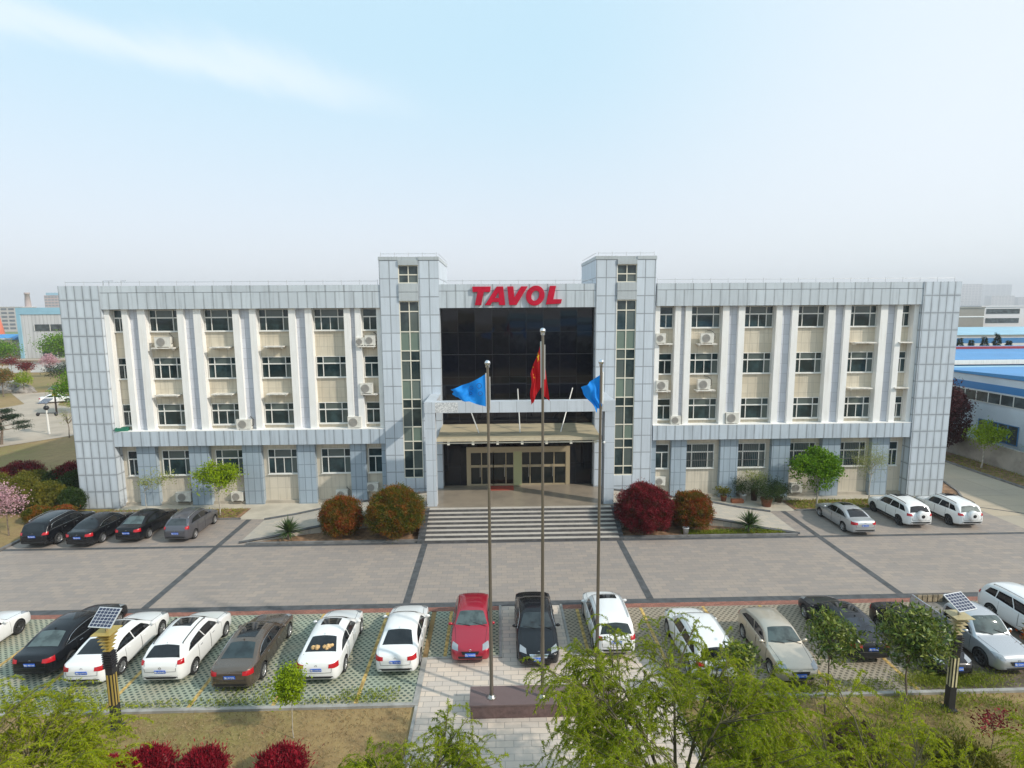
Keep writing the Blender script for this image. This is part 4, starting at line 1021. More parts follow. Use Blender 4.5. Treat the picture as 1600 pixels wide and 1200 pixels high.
car('sedan', 22.35, -7.65, P_SILVER, 'silver sedan with black sunroof parked by the right wing', L=4.65, W=1.78, sunroof=.14, plate='鲁J·A7551', group=BK, chrome=True)
car('suv', 26.85, -6.65, P_WHITE, 'white off-road car with spare wheel cover and dark rear window beside the silver sedan', L=4.45, W=1.84, spare=True, sunroof=.15, rails=DARK, plate='鲁J·S0823', group=BK, cladding=True, rim='five', darkrim=True)
car('suv', 30.3, -6.75, P_WHITE, 'white off-road car with spare wheel cover and pale rear window, rightmost along the wall', L=4.45, W=1.84, spare=True, sunroof=.15, rails=DARK, plate='鲁J·N9161', group=BK, cladding=True, rim='five', darkrim=True, rear_glass=car_glass('pale_rear', (.22, .24, .22)))
FR = 'cars on the far left road'
car('sedan', -75.2, 50.6, P_WHITE, 'white sedan parked on the far left road beyond the dark solar lamp', rz=R(-62), group=FR, full=False)
car('sedan', -128, 108, P_WHITE, 'small distant white car half hidden beside the sheds', rz=R(-80), group=FR, full=False)
car('suv', -156, 136, P_SILVER, 'small distant silver van near the cream gatehouse', rz=R(-95), group=FR, full=False)
def cushions(x, y, z, c, lab, n=2):
    t = thing('cushion', (x, y, z), lab, 'cushion', 'cushions on car rear shelves')
    b = MB(); rr = random.Random(int(x * 10))
    for k in range(n):
        cx = (k - (n - 1) / 2) * .5
        for q in range(7): b.ball((cx + rr.uniform(-.16, .16), rr.uniform(-.06, .06), rr.uniform(0, .06)), rr.uniform(.07, .11), 8, 6)
    b.build('padding', mat('cushion_' + lab.split()[0], c, .9, vary=.4, vscale=14), t)
cushions(-9.05, -20.63, 1.16, (.55, .36, .17), 'tan plush cushions lying behind the white sedan rear window', 2)
cushions(-15.1, -20.88, 1.14, (.45, .25, .25), 'pink plush cushion behind the white hatchback rear window', 1)
# pallet slats leaning in the pickup bed
m = MB()
for k in range(5): m.box(18.75 + k * .26, 18.95 + k * .26, -17.1, -17.06, .66, 1.0)
m.box(18.72, 20.0, -17.06, -17.03, .72, .80); m.box(18.72, 20.0, -17.06, -17.03, .88, .96)
tag(m.build('wooden_pallet', mat('old_wood', (.33, .26, .17), .9, vary=.35, vscale=4)), 'old wooden pallet leaning in the pickup truck bed', 'pallet')

# ================================================================== FLAGPOLES, FLAGS, PLINTH
M_GRAN = mat('brown_granite', (.13, .082, .078), .45, vary=.22, vscale=9)
pl = thing('flagpole_plinth', (-.06, -22.98, 0), 'low brown granite plinth under the three flagpoles', 'plinth')
MB().box(-2.74, 2.74, -.52, .50, 0, .50).build('base', M_GRAN, pl)
MB().box(-2.78, 2.78, -.55, .53, .502, .56).build('top_slab', panel_mat('slab_granite', (.155, .105, .10), 1.39, 30, -2.84, 0, w=.012, dark=.6, vary=.05, stain=.06), pl)
M_POLE = mat('flagpole_steel', (.23, .20, .165), .34, .7); M_POLE2 = mat('pole_sleeve', (.60, .60, .60), .35, .4)
for x, h, lab in ((-2.02, 13.02, 'steel flagpole at the left end of the granite plinth'), (-.11, 14.12, 'tallest steel flagpole at the middle of the plinth'), (1.93, 13.02, 'steel flagpole at the right end of the granite plinth')):
    t = thing('flagpole', (x, -23.1 if x < -1 or x > 1 else -23.13, .56), lab, 'flagpole', 'flagpoles on the granite plinth')
    p = MB(); hh = h - .56
    p.tube([(0, 0, 0), (0, 0, 2.3)], .070, 12); p.tube([(0, 0, 2.3), (0, 0, 2.36), (0, 0, 6.4)], [.070, .064, .058], 12); p.tube([(0, 0, 6.4), (0, 0, 6.46), (0, 0, hh)], [.058, .052, .045], 12)
    p.build('pole', M_POLE, t)
    b = MB(); b.lathe([(.0, .0), (.17, .0), (.17, .03), (.11, .06), (.095, .13), (.085, .13)], 14); b.build('flange', M_STEEL, t)
    f = MB(); f.tube([(0, 0, hh - .02), (0, 0, hh + .06)], .07, 10); f.ball((0, 0, hh + .13), .10, 14, 9); f.build('finial', M_CHROME, t)
    s = MB(); s.tube([(.065, 0, hh - 1.55), (.065, 0, hh - .35)], .02, 6); s.build('hoist_rope', M_POLE2, t)
def flag(name, x, y, hoist, fly, m, lab, seed, fold=.10, nu=26, nv=14, group=None, sag=.3):
    """cloth between the hoist line and a fly line, rippled; both lines are (top, bottom) points relative to the pole"""
    t = thing(name, (x, y, 0), lab, 'flag', group); rr = random.Random(seed); v = []
    (h0, h1), (f0, f1) = [[Vector(q) for q in p] for p in (hoist, fly)]
    ph = rr.uniform(0, 6)
    for j in range(nv + 1):
        b = j / nv
        for i in range(nu + 1):
            u = i / nu
            p = (h0.lerp(h1, b)).lerp(f0.lerp(f1, b), u)
            p.z -= sag * math.sin(math.pi * u) * (1 - b) * .5
            amp = fold * min(1, u * 2.2)
            p.y += amp * math.sin(u * 10 + b * 3.5 + ph) + amp * .5 * math.sin(u * 19 - b * 5 + ph)
            p.x += amp * .45 * math.sin(b * 9 + u * 4 + ph)
            p.z += amp * .35 * math.sin(u * 13 + ph) * b
            v.append(p)
    f = [(j * (nu + 1) + i, j * (nu + 1) + i + 1, (j + 1) * (nu + 1) + i + 1, (j + 1) * (nu + 1) + i) for j in range(nv) for i in range(nu)]
    mb = MB(); mb.add(v, f, True); mb.build('cloth', m, t)
    s = MB(); s.tube([h0 + Vector((.0, -.0, .02)), h1 - Vector((0, 0, .02))], .028, 6); s.build('hoist_sleeve', mat('flag_sleeve', (.72, .72, .70), .8), t)
    return t, v, nu
def cloth_mat(name, c):
    t = NT(name); t.col(c); t.b.inputs['Roughness'].default_value = .85; tr = t.n('ShaderNodeBsdfTranslucent'); tr.inputs[0].default_value = tuple(c) + (1,)
    ms = t.n('ShaderNodeMixShader'); ms.inputs[0].default_value = .35; t.l(t.b.outputs[0], ms.inputs[1]); t.l(tr.outputs[0], ms.inputs[2]); t.l(ms.outputs[0], t.t.nodes['Material Output'].inputs[0]); return t.m
C_BLUE = cloth_mat('blue_flag_cloth', (.010, .28, .82)); C_RED = cloth_mat('red_flag_cloth', (.50, .006, .012)); C_YEL = cloth_mat('star_yellow', (.80, .52, .03))
fb, vb, nb = flag('blue_flag', -2.02, -23.1, ((-.06, 0, 12.78), (-.05, 0, 11.62)), ((-1.27, .12, 12.22), (-1.18, .1, 11.92)), C_BLUE, 'light blue flag blown out to the left on the left flagpole', 3, .085, sag=.10, group='blue flags')
rd, vr_, nr_ = flag('red_flag', -.11, -23.13, ((-.06, .02, 13.86), (-.05, .02, 12.30)), ((-.40, .14, 12.75), (-.42, .08, 11.62)), C_RED, 'red flag with yellow stars hanging limp on the middle flagpole', 8, .055, sag=.05)
b2, _, _ = flag('blue_flag', 1.93, -23.1, ((.06, 0, 12.78), (.06, 0, 11.70)), ((-.72, .10, 12.25), (-.12, .05, 11.40)), C_BLUE, 'light blue flag folded down around the right flagpole', 5, .09, sag=.1, group='blue flags')
# a limp fold of the red flag behind its pole, and its stars
m = MB(); v = []
for j in range(9):
    for i in range(7):
        u, b = i / 6, j / 8
        v.append((-.05 + u * (.13 + .16 * b), .05 + .05 * math.sin(u * 7 + b * 4), 13.3 - b * 1.25 - u * .25))
m.add(v, [(j * 7 + i, j * 7 + i + 1, (j + 1) * 7 + i + 1, (j + 1) * 7 + i) for j in range(8) for i in range(6)], True); m.build('folded_cloth', C_RED, rd)
def star(c, r, tilt, par, sx=.5):
    pts = []
    for k in range(10):
        a = math.pi / 2 + k * math.pi / 5 + tilt; q = r if k % 2 == 0 else r * .4
        pts.append((c[0] + q * math.cos(a) * sx, c[1], c[2] + q * math.sin(a)))
    MB().add(pts, [tuple(range(10))]).build('star', C_YEL, par)
def on_red(u, b): 
    p = vr_[int(b * 14) * (nr_ + 1) + int(u * nr_)]; return (p.x, p.y - .035, p.z)
star(on_red(.30, .16), .19, .2, rd, .26)
for q in ((.72, .12), (.8, .22), (.8, .34), (.72, .42)): star(on_red(*q), .045, .3, rd, .4)
# emblem and lettering strokes on the left blue flag
t_em = MB()
for k, (u, b) in enumerate(((.22, .30), (.22, .62), (.46, .35), (.50, .62))):
    p = vb[int(b * 14) * (nb + 1) + int(u * nb)]; t_em.lathe([(.10 - .015 * k, -.004), (.07 - .012 * k, -.004)], 16, (p.x, p.y - .05, p.z), 'y')
t_em.build('emblem', mat('flag_emblem', (.01, .13, .45), .8), fb)

# ================================================================== SOLAR LAMPS
M_LBLK = mat('lamp_black', (.022, .022, .026), .45); M_LGOLD = mat('lamp_gold', (.52, .38, .10), .4, .35); M_LCREAM = mat('lamp_diffuser', (.62, .55, .33), .5)
def solar_mat():
    t = NT('solar_cells'); s = t.n('ShaderNodeSeparateXYZ'); t.l(t.pos(True), s.inputs[0])
    def ln(v, pit, w, o=0.):
        q = t.math('FRACT', t.math('DIVIDE', t.math('SUBTRACT', v, o), pit)); d = t.math('MULTIPLY', t.math('MINIMUM', q, t.math('SUBTRACT', 1., q)), pit)
        return t.mr(d, w * .4, w, 1, 0)
    l = t.math('MAXIMUM', ln(s.outputs[0], .135, .012), ln(s.outputs[1], .112, .010)); l2 = ln(s.outputs[0], .045, .004)
    b = t.mix(t.math('MULTIPLY', l2, .35), (.012, .022, .06), (.4, .4, .42)); t.col(t.mix(l, b, (.55, .56, .58)))
    t.b.inputs['Roughness'].default_value = .35; t.b.inputs['Specular IOR Level'].default_value = .3; return t.m
M_SOLAR = solar_mat()
def solar_lamp(x, y, lab, yaw, tilt, gold, lean=0.):
    t = thing('solar_lamp', (x, y, 0), lab, 'street lamp', 'solar lamps on the lawn edge'); t.rotation_euler = (0, lean, 0)
    m = MB(); m.box(-.20, .20, -.20, .20, 0, .06); m.box(-.12, .12, -.12, .12, .06, 3.02)
    for k in range(7): m.box(-.165, .165, -.165, .165, 2.42 + k * .085, 2.46 + k * .085)
    m.build('post', M_LBLK, t)
    for k in range(4):
        a = k * math.pi / 2; s = MB()
        for q in (-.065, .065):
            s.box(q - .03, q + .03, -.133, -.122, .98, 2.15)
        o = s.build('light_strip', M_LGOLD if gold else M_LCREAM, t); o.rotation_euler = (0, 0, a)
    f = MB()
    for k in range(5):
        w = .13 + k * .028; z = 3.06 + k * .14
        f.prism([(-w, -w), (w, -w), (w, w), (-w, w)], z, z + .022); f.box(-.055, .055, -.055, .055, z + .022, z + .14)
    f.box(-.34, .34, -.34, .34, 3.765, 3.79); f.box(-.28, .28, -.28, .28, 3.74, 3.765)
    f.build('lamp_head', M_LGOLD if gold else mat('lamp_pale_gold', (.52, .44, .25), .45, .2), t)
    MB().tube([(0, 0, 3.78), (0, 0, 4.2)], .04, 8).build('bracket', M_STEEL, t)
    p = MB(); p.box(-.43, .43, -.36, .36, -.02, .015); pn = p.build('solar_panel', mat('panel_frame', (.62, .63, .64), .4, .4), t, (0, 0, 4.28))
    pn.rotation_euler = Matrix.Rotation(yaw, 3, 'Z').to_4x4().to_euler(); pn.rotation_euler = (Matrix.Rotation(yaw, 3, 'Z') @ Matrix.Rotation(tilt, 3, 'X')).to_euler()
    c = MB(); c.add([(-.405, -.335, .0175), (.405, -.335, .0175), (.405, .335, .0175), (-.405, .335, .0175)], [(0, 1, 2, 3)]); c.build('cells', M_SOLAR, pn)
solar_lamp(-15.62, -23.5, 'solar lamp post with bright gold fins rising from the left willow', R(-8), R(38), True)
solar_lamp(15.14, -23.6, 'solar lamp post with pale gold fins in front of the pickup truck', R(14), R(30), False)
def far_lamp(x, y, m, lab, h, bar):
    t = thing('solar_lamp', (x, y, 0), lab, 'street lamp', 'solar lamps by the far left road')
    MB().tube([(0, 0, 0), (0, 0, h)], [.13, .09], 8).build('post', m, t)
    p = MB(); p.prism([(-.55, -.0), (.55, .45), (.55, .5), (-.55, .05)], -.55, .55, 'x'); p.build('solar_panel', M_SOLAR, t, (0, 0, h))
    if bar:
        b = MB(); b.box(-1.1, 1.1, -.05, .05, h - 1.3, h - 1.2)
        b.ball((-1.1, 0, h - 1.4), .2, 8, 6, (1, 1, 1.2)); b.ball((1.1, 0, h - 1.4), .2, 8, 6, (1, 1, 1.2)); b.ball((0, 0, h - .6), .3, 8, 6); b.build('lamp_head', M_LBLK, t)
    else:
        b = MB(); b.box(-.25, .25, -.25, .25, h - 1.0, h - .6); b.build('lamp_head', M_LGOLD, t)
far_lamp(-57.2, 27.6, M_FRAME, 'white solar lamp post with two side lamps beside the far left road', 3.9, True)
far_lamp(-67.6, 42.6, mat('lamp_brown', (.06, .035, .03), .6), 'dark brown solar lamp post in front of the far white car', 3.6, False)

# ================================================================== PLANTS
BARK = mat('bark', (.17, .13, .10), .9, vary=.3, vscale=6); BARKP = mat('pale_bark', (.42, .38, .32), .85, vary=.25, vscale=5)
L_WILLOW = leaf_mat('willow_leaves', [(.12, .18, .006), (.23, .31, .008), (.38, .44, .018), (.18, .25, .007)], .6, .5, 1.4)
L_WILLOW2 = leaf_mat('willow_leaves_fresh', [(.16, .22, .006), (.29, .36, .008), (.44, .49, .02), (.22, .29, .008)], .6, .5, 1.4)
L_GREEN = leaf_mat('fresh_leaves', [(.05, .14, .006), (.12, .25, .010), (.22, .36, .02)], .5, .35, 1.6)
L_LIME = leaf_mat('lime_leaves', [(.15, .25, .006), (.28, .38, .010), (.20, .29, .01)], .5, .35, 1.6)
L_PALE = leaf_mat('pale_leaves', [(.24, .28, .07), (.32, .34, .10), (.18, .22, .06)], .6, .3, 1.6)
L_GLOSS = leaf_mat('glossy_leaves', [(.025, .055, .008), (.07, .12, .015), (.18, .22, .035), (.38, .38, .11)], .32, .15, 1.8)
L_RED = leaf_mat('red_leaves', [(.10, .006, .012), (.26, .012, .025), (.38, .03, .05)], .4, .25, 2.5)
L_OXB = leaf_mat('oxblood_leaves', [(.06, .045, .012), (.12, .016, .018), (.22, .020, .030), (.34, .045, .055)], .4, .25, 2.2, .4)
L_RUST = leaf_mat('rust_leaves', [(.045, .075, .010), (.095, .11, .014), (.20, .11, .016), (.30, .075, .020)], .42, .25, 1.9, .4)
L_RUSTR = leaf_mat('rust_red_leaves', [(.06, .085, .010), (.14, .10, .014), (.26, .085, .018), (.36, .05, .022)], .42, .25, 1.9, .4)
L_OLIVE = leaf_mat('olive_leaves', [(.06, .075, .010), (.14, .14, .018), (.20, .16, .022)], .45, .25, 1.3)
L_DKG = leaf_mat('dark_green_leaves', [(.014, .036, .010), (.035, .065, .016), (.07, .10, .022)], .45, .15, 1.5)
L_PURP = leaf_mat('purple_leaves', [(.03, .008, .010), (.065, .016, .02), (.11, .035, .035)], .45, .2, 1.6)
L_PINK = leaf_mat('blossom', [(.50, .26, .30), (.62, .40, .44), (.40, .20, .22)], .6, .35, 2.)
L_YUCCA = leaf_mat('yucca_leaves', [(.025, .055, .016), (.05, .09, .024), (.09, .13, .04)], .4, .1, 3.)
L_FIR = leaf_mat('fir_needles', [(.015, .032, .018), (.03, .052, .028), (.045, .07, .035)], .6, .1, .8)
TWIG = mat('twig', (.19, .17, .05), .85)
WBARK = mat('willow_bark', (.10, .085, .04), .9, vary=.3, vscale=6)

def branchy(tb, base, h, crown_c, crown_r, n, r, rad, rng, lean=(0, 0)):
    """tapered trunk and limbs; returns limb tips"""
    top = Vector((base[0] + lean[0], base[1] + lean[1], crown_c[2] - crown_r[2] * .35))
    b = Vector(base); k = 5
    pts = [b.lerp(top, i / k) + Vector((rng.normal() * .007 * h * (0 < i < k), rng.normal() * .007 * h * (0 < i < k), 0)) for i in range(k + 1)]
    tb.tube(pts, [rad * (1.25 if i == 0 else 1 - .45 * i / k) for i in range(k + 1)], 7)
    tips = []
    for i in range(n):
        d = unit(rng, 1)[0]; d[2] = abs(d[2]) * 1.1 - .15; d = d / np.linalg.norm(d)
        e = Vector(crown_c) + Vector((d[0] * crown_r[0] * rng.uniform(.55, .95), d[1] * crown_r[1] * rng.uniform(.55, .95), d[2] * crown_r[2] * rng.uniform(.55, .95)))
        s = pts[rng.integers(k - 1, k + 1)]
        mid = s.lerp(e, .5) + Vector((0, 0, .12 * h * rng.uniform(0, .6)))
        tb.tube([s, s.lerp(mid, .5) + Vector((0, 0, .02)), mid, e], [rad * .5, rad * .36, rad * .25, rad * .08], 5); tips += [mid, mid.lerp(e, .5), e]
    return tips
def tree(name, base, crown_c, crown_r, label, leafm, n_leaf=2500, leaf=.11, wid=.5, rad=.05, limbs=9, bark=BARK, seed=1, clump=.22, group=None, cat='tree', full=.5, up=.3, lean=(0, 0)):
    rng = np.random.default_rng(seed); t = thing(name, base, label, cat, group)
    cc = (crown_c[0] - base[0], crown_c[1] - base[1], crown_c[2] - base[2]); h = cc[2] + crown_r[2]
    tb = MB(); tips = branchy(tb, (0, 0, 0), h, cc, crown_r, limbs, .6, rad, rng, lean)
    tb.build('trunk', bark, t)
    P = np.array([list(p) for p in tips]); k = rng.integers(0, len(P), n_leaf); s = clump * max(crown_r)
    Q = P[k] + rng.normal(size=(n_leaf, 3)) * np.array([s, s, s * .8])
    nf = int(n_leaf * full); d = unit(rng, nf) * (rng.uniform(.25, 1, (nf, 1)) ** .45)
    # lumpy volume: keep only parts of the shell
    lump = np.sin(d[:, 0] * 5 + seed) + np.sin(d[:, 1] * 6 + seed * 2) + np.sin(d[:, 2] * 5.5 + seed * 3)
    d = d[lump > -.7]
    Q2 = np.array(cc) + d * np.array(crown_r)
    Q = np.concatenate([Q, Q2]); D = unit(rng, len(Q)); D[:, 2] += up
    V = leaf_arr(Q, D, leaf, leaf * wid, rng)
    obj('crown', quads_mesh('crown', V, leafm), t); return t
def shrub(name, c, r, h, label, leafm, n=4000, leaf=.07, wid=.4, seed=1, group=None, z0=.02, spiky=.0, cat='bush', stems=True):
    """clipped ball of small leaves with a lumpy skin"""
    rng = np.random.default_rng(seed); t = thing(name, (c[0], c[1], z0), label, cat, group)
    d = unit(rng, n); d[:, 2] = np.where(d[:, 2] < -.75, -d[:, 2], d[:, 2])
    lump = 1 + .085 * np.sin(d[:, 0] * 7 + seed) * np.sin(d[:, 1] * 6.2 + 2 * seed) + .05 * np.sin(d[:, 2] * 8 + seed * 1.7 + d[:, 0] * 5) + .035 * np.sin(d[:, 1] * 15 + d[:, 2] * 13 + seed)
    rr = rng.uniform(0, 1, n) ** .18 * lump * (1 + rng.exponential(.035, n) * (1 + spiky * 3))
    Q = d * rr[:, None] * np.array([r, r, h / 2]); Q[:, 2] += h / 2
    Q[:, 2] = np.maximum(Q[:, 2], .03)
    D = d + rng.normal(size=(n, 3)) * .55; D[:, 2] += .45 + spiky
    obj('foliage', quads_mesh('foliage', leaf_arr(Q, D, leaf, leaf * wid, rng), leafm), t)
    s = MB()
    for k in range(7):
        a = rng.uniform(0, 6.28); s.tube([(0, 0, -.05), (math.cos(a) * r * .2, math.sin(a) * r * .2, h * .3), (math.cos(a) * r * .55, math.sin(a) * r * .55, h * .62)], [.05, .035, .015], 5)
    # the dense inner twigs and old leaves
    q = unit(rng, int(n * .9)); q[:, 2] = np.where(q[:, 2] < -.8, -q[:, 2], q[:, 2]); qq = q * (rng.uniform(.55, .86, (len(q), 1))) * np.array([r, r, h / 2]); qq[:, 2] = np.maximum(qq[:, 2] + h / 2, .03)
    tn_ = np.cross(q, unit(rng, len(q)))
    obj('inner_foliage', quads_mesh('inner_foliage', leaf_arr(qq, tn_, leaf * 2.6, leaf * 1.5, rng), leafm), t)
    s.build('stem', BARK, t); return t

G_BALL = 'round clipped photinia bushes by the steps'
shrub('round_bush', (-12.2, -6.0), 1.36, 2.55, 'smaller rust-red round bush beside the left yucca', L_RUSTR, 20000, .115, .38, 3, G_BALL)
shrub('round_bush', (-8.55, -6.1), 1.84, 3.15, 'largest rusty green round bush left of the steps', L_RUST, 34000, .115, .38, 4, G_BALL)
shrub('round_bush', (8.2, -6.1), 1.80, 3.15, 'dark red round bush right of the steps', L_OXB, 34000, .115, .38, 5, G_BALL)
shrub('round_bush', (11.5, -5.75), 1.36, 2.5, 'orange brown round bush behind the white bucket on the right', L_RUSTR, 20000, .115, .38, 6, G_BALL)
def yucca(x, y, r, label, seed):
    rng = np.random.default_rng(seed); t = thing('yucca', (x, y, .03), label, 'plant', 'yuccas in the planting beds'); V = []
    for k in range(150):
        a = rng.uniform(0, 6.28); e = rng.uniform(-.25, 1.5); L = r * rng.uniform(.75, 1.1); w = .038
        d = np.array([math.cos(a) * math.cos(e), math.sin(a) * math.cos(e), math.sin(e)]); s = np.array([-math.sin(a), math.cos(a), 0]); b = np.array([0, 0, .45 * r + .05])
        p1 = b + d * L * .5; p2 = b + d * L + np.array([0, 0, -.10 * L * math.cos(e)])
        V += [b - s * w * .6, p1 - s * w, p1 + s * w, b + s * w * .6, p1 - s * w, p2, p2 + s * .003, p1 + s * w]
    V = np.array(V); V[:, 2] = np.maximum(V[:, 2], .01)
    obj('leaves', quads_mesh('leaves', V, L_YUCCA), t)
    MB().tube([(0, 0, 0), (0, 0, .5 * r)], .09, 7).build('stem', BARK, t)
yucca(-15.55, -6.55, 1.12, 'spiky yucca in the left bed near the small round bush', 1)
yucca(15.1, -6.65, 1.12, 'spiky yucca in the right bed near the ramp', 2)
tree('young_tree', (-27.97, -1.2, .03), (-27.0, -1.2, 2.6), (1.5, 1.0, 1.15), 'thin sapling with sparse yellow leaves in front of the left wing', L_PALE, 800, .13, .45, .03, 8, BARKP, 11, .16, 'young trees along the office wall', full=.15)
tree('young_tree', (-22.3, -1.75, .03), (-22.4, -1.75, 2.7), (2.0, 1.5, 1.35), 'yellow-green young tree beside the dark grey estate car', L_LIME, 4400, .17, .5, .05, 18, BARKP, 12, .12, 'young trees along the office wall', full=.12)
tree('young_tree', (22.66, -1.45, .03), (22.5, -1.45, 2.75), (1.95, 1.5, 1.65), 'dense bright green tree behind the silver sedan', L_GREEN, 11000, .18, .55, .065, 20, BARKP, 13, .125, 'young trees along the office wall', full=.35)
tree('young_tree', (26.95, -1.1, .03), (26.8, -1.1, 3.2), (1.5, 1.2, 1.6), 'thin pale-leaved tree behind the white off-road cars', L_PALE, 3200, .085, .4, .05, 14, BARKP, 14, .17, 'young trees along the office wall', full=.3)
tree('young_tree', (43.4, 7.6, 0), (43.6, 7.6, 3.0), (2.0, 1.6, 1.35), 'small bright green tree beside the concrete boundary wall', L_LIME, 2600, .19, .5, .07, 14, BARKP, 15, .13, full=.2, lean=(.2, 0))
tree('purple_tree', (43.3, 13.0, 0), (43.0, 12.4, 3.9), (2.5, 2.4, 3.5), 'dark purple-leaved tree at the right building corner', L_PURP, 17000, .24, .5, .1, 20, BARK, 16, .16, full=.9)
G_MAG = 'glossy-leaved young trees on the lawn edge'
tree('magnolia', (10.34, -23.77, 0), (10.34, -23.77, 3.1), (1.0, 1.0, 1.0), 'smaller glossy-leaved young tree in front of the dark grey sedan', L_GLOSS, 950, .20, .36, .035, 12, BARK, 21, .20, G_MAG, full=1.0, up=.5)
tree('magnolia', (12.98, -24.1, 0), (13.12, -24.1, 3.2), (1.3, 1.2, 1.2), 'largest glossy-leaved young tree just left of the right solar lamp', L_GLOSS, 1700, .21, .36, .045, 14, BARK, 22, .19, G_MAG, full=1.0, up=.5)
tree('magnolia', (7.0, -23.7, 0), (7.1, -23.7, 2.4), (.66, .6, .62), 'smallest glossy-leaved young tree among the willow branches', L_GLOSS, 650, .18, .36, .03, 9, BARK, 23, .2, G_MAG, full=.8, up=.5)
tree('sapling', (-9.02, -24.2, 0), (-9.02, -24.2, 1.98), (.48, .48, .72), 'lollipop-shaped lime green sapling in front of the white sedan', L_LIME, 1300, .11, .55, .018, 8, BARKP, 24, .28, full=1.2)
tree('sapling', (17.3, -24.4, 0), (17.35, -24.4, 3.2), (.6, .5, .5), 'orange-leaved sapling at the right picture edge', L_RUSTR, 130, .2, .36, .02, 6, BARK, 25, .2)

def willow(name, base, top, rx, label, leafm, seed, limbs=9, sec=13, strands=6, fill=1.0, low=.25, slen=1.0, shoots=5, lean=(0, 0), inner=0):
    rng = np.random.default_rng(seed); t = thing(name, base, label, 'willow tree', 'willows at the front lawn')
    tb = MB(); H = top; cr = Vector((lean[0], lean[1], H * .42))
    tb.tube([(0, 0, -.03), (lean[0] * .3, lean[1] * .3, H * .2), cr], [.17, .14, .11], 9)
    tw = MB(); P = []; D = []
    def strand(s, d, ln, dens=1.0, tube=True):
        n = max(4, int(ln / .10)); p = Vector(s); d = Vector(d).normalized(); pts = [p.copy()]
        for i in range(n):
            d = (d + Vector((rng.normal() * .10, rng.normal() * .10, -.17 - .02 * i))).normalized(); q = p + d * (ln / n)
            m = int(12.5 * dens * (ln / n) / .10 + rng.uniform(0, 1))
            for k in range(m):
                u = rng.uniform(0, 1); P.append(p.lerp(q, u)); a = unit(rng, 1)[0]
                D.append((d.x * .8 + a[0] * .75, d.y * .8 + a[1] * .75, d.z * .8 + a[2] * .65 - .1))
            p = q; pts.append(p.copy())
        if tube: tw.tube(pts, [.006] * len(pts), 3, cap=False)
    for i in range(limbs):
        a = 2 * math.pi * (i + rng.uniform(-.3, .3)) / limbs; rr = rx * rng.uniform(.35, .72)
        e = Vector((lean[0] + math.cos(a) * rr, lean[1] + math.sin(a) * rr, H * rng.uniform(.70, .93) - rr * .10))
        mid = cr.lerp(e, .5) + Vector((0, 0, H * .10)); pts = [cr, cr.lerp(mid, .55) + Vector((0, 0, .05)), mid, mid.lerp(e, .5) + Vector((0, 0, .06 * H)), e]
        tb.tube(pts, [.06, .045, .032, .02, .009], 6)
        for j in range(sec):
            if rng.uniform() > fill: continue
            u = rng.uniform(.30, 1.0) * (len(pts) - 1); k = min(int(u), len(pts) - 2); s = pts[k].lerp(pts[k + 1], u - k)
            b = a + rng.normal() * .9; d = Vector((math.cos(b), math.sin(b), rng.uniform(.1, 1.1)))
            L = rx * rng.uniform(.22, .48); ee = s + d.normalized() * L
            tb.tube([s, s.lerp(ee, .5) + Vector((0, 0, .04)), ee], [.016, .011, .006], 4)
            for q in range(strands):
                f = rng.uniform(.25, 1); st_ = s.lerp(ee, f); c = b + rng.normal() * .8
                strand(st_, (math.cos(c), math.sin(c), rng.uniform(-.1, .9)), slen * rng.uniform(.45, 1.15))
    for k in range(inner):      # the dense hanging curtain inside the crown
        a = rng.uniform(0, 6.28); rr = rx * .92 * math.sqrt(rng.uniform(0, 1)); z = H * (.88 - .30 * (rr / rx) ** 1.6) * rng.uniform(.66, 1)
        strand((lean[0] + math.cos(a) * rr, lean[1] + math.sin(a) * rr, z), (math.cos(a) * .6 + rng.normal() * .5, math.sin(a) * .6 + rng.normal() * .5, rng.uniform(-.3, .9)), slen * rng.uniform(.4, 1.0))
    for k in range(shoots):     # young upright shoots at the top
        a = rng.uniform(0, 6.28); rr = rx * rng.uniform(0, .85); s = Vector((lean[0] + math.cos(a) * rr, lean[1] + math.sin(a) * rr, H * .88 - rr * rr / rx * .30))
        for q in range(5): strand(s + Vector((rng.normal() * .08, rng.normal() * .08, q * .08)), (math.cos(a) * .25 + rng.normal() * .15, math.sin(a) * .25 + rng.normal() * .15, 1.5), H * .17 * rng.uniform(.35, 1.1), .6)
    tb.build('trunk', WBARK, t); tw.build('twigs', TWIG, t)
    P = np.array([tuple(p) for p in P]); D = np.array(D)
    obj('crown', quads_mesh('crown', leaf_arr(P, D, .088, .0175, rng), leafm), t)
willow('willow', (2.9, -30.9, 0), 5.95, 3.8, 'largest willow rising in front of the granite plinth and white off-road car', L_WILLOW, 31, 13, 17, 7, 1.0, slen=1.0, shoots=22, lean=(-.3, .6), inner=520)
willow('willow', (-13.3, -30.6, 0), 5.75, 2.75, 'yellow-green willow in the bottom left corner below the solar lamp', L_WILLOW2, 32, 12, 16, 6, 1.0, slen=.85, shoots=5, inner=380)
willow('willow', (-3.7, -30.9, 0), 4.9, 2.0, 'willow top between the red shrubs and the walkway', L_WILLOW, 33, 10, 14, 6, 1.0, slen=.8, shoots=10, inner=240)
willow('willow', (7.6, -31.0, 0), 5.1, 3.2, 'sparse low willow in front of the smaller glossy-leaved tree', L_WILLOW2, 34, 11, 13, 5, .8, slen=.85, shoots=9, inner=260)
willow('willow', (12.4, -31.4, 0), 4.7, 2.4, 'sparse willow in the bottom right corner', L_WILLOW2, 35, 9, 10, 4, .65, slen=.8, shoots=5)

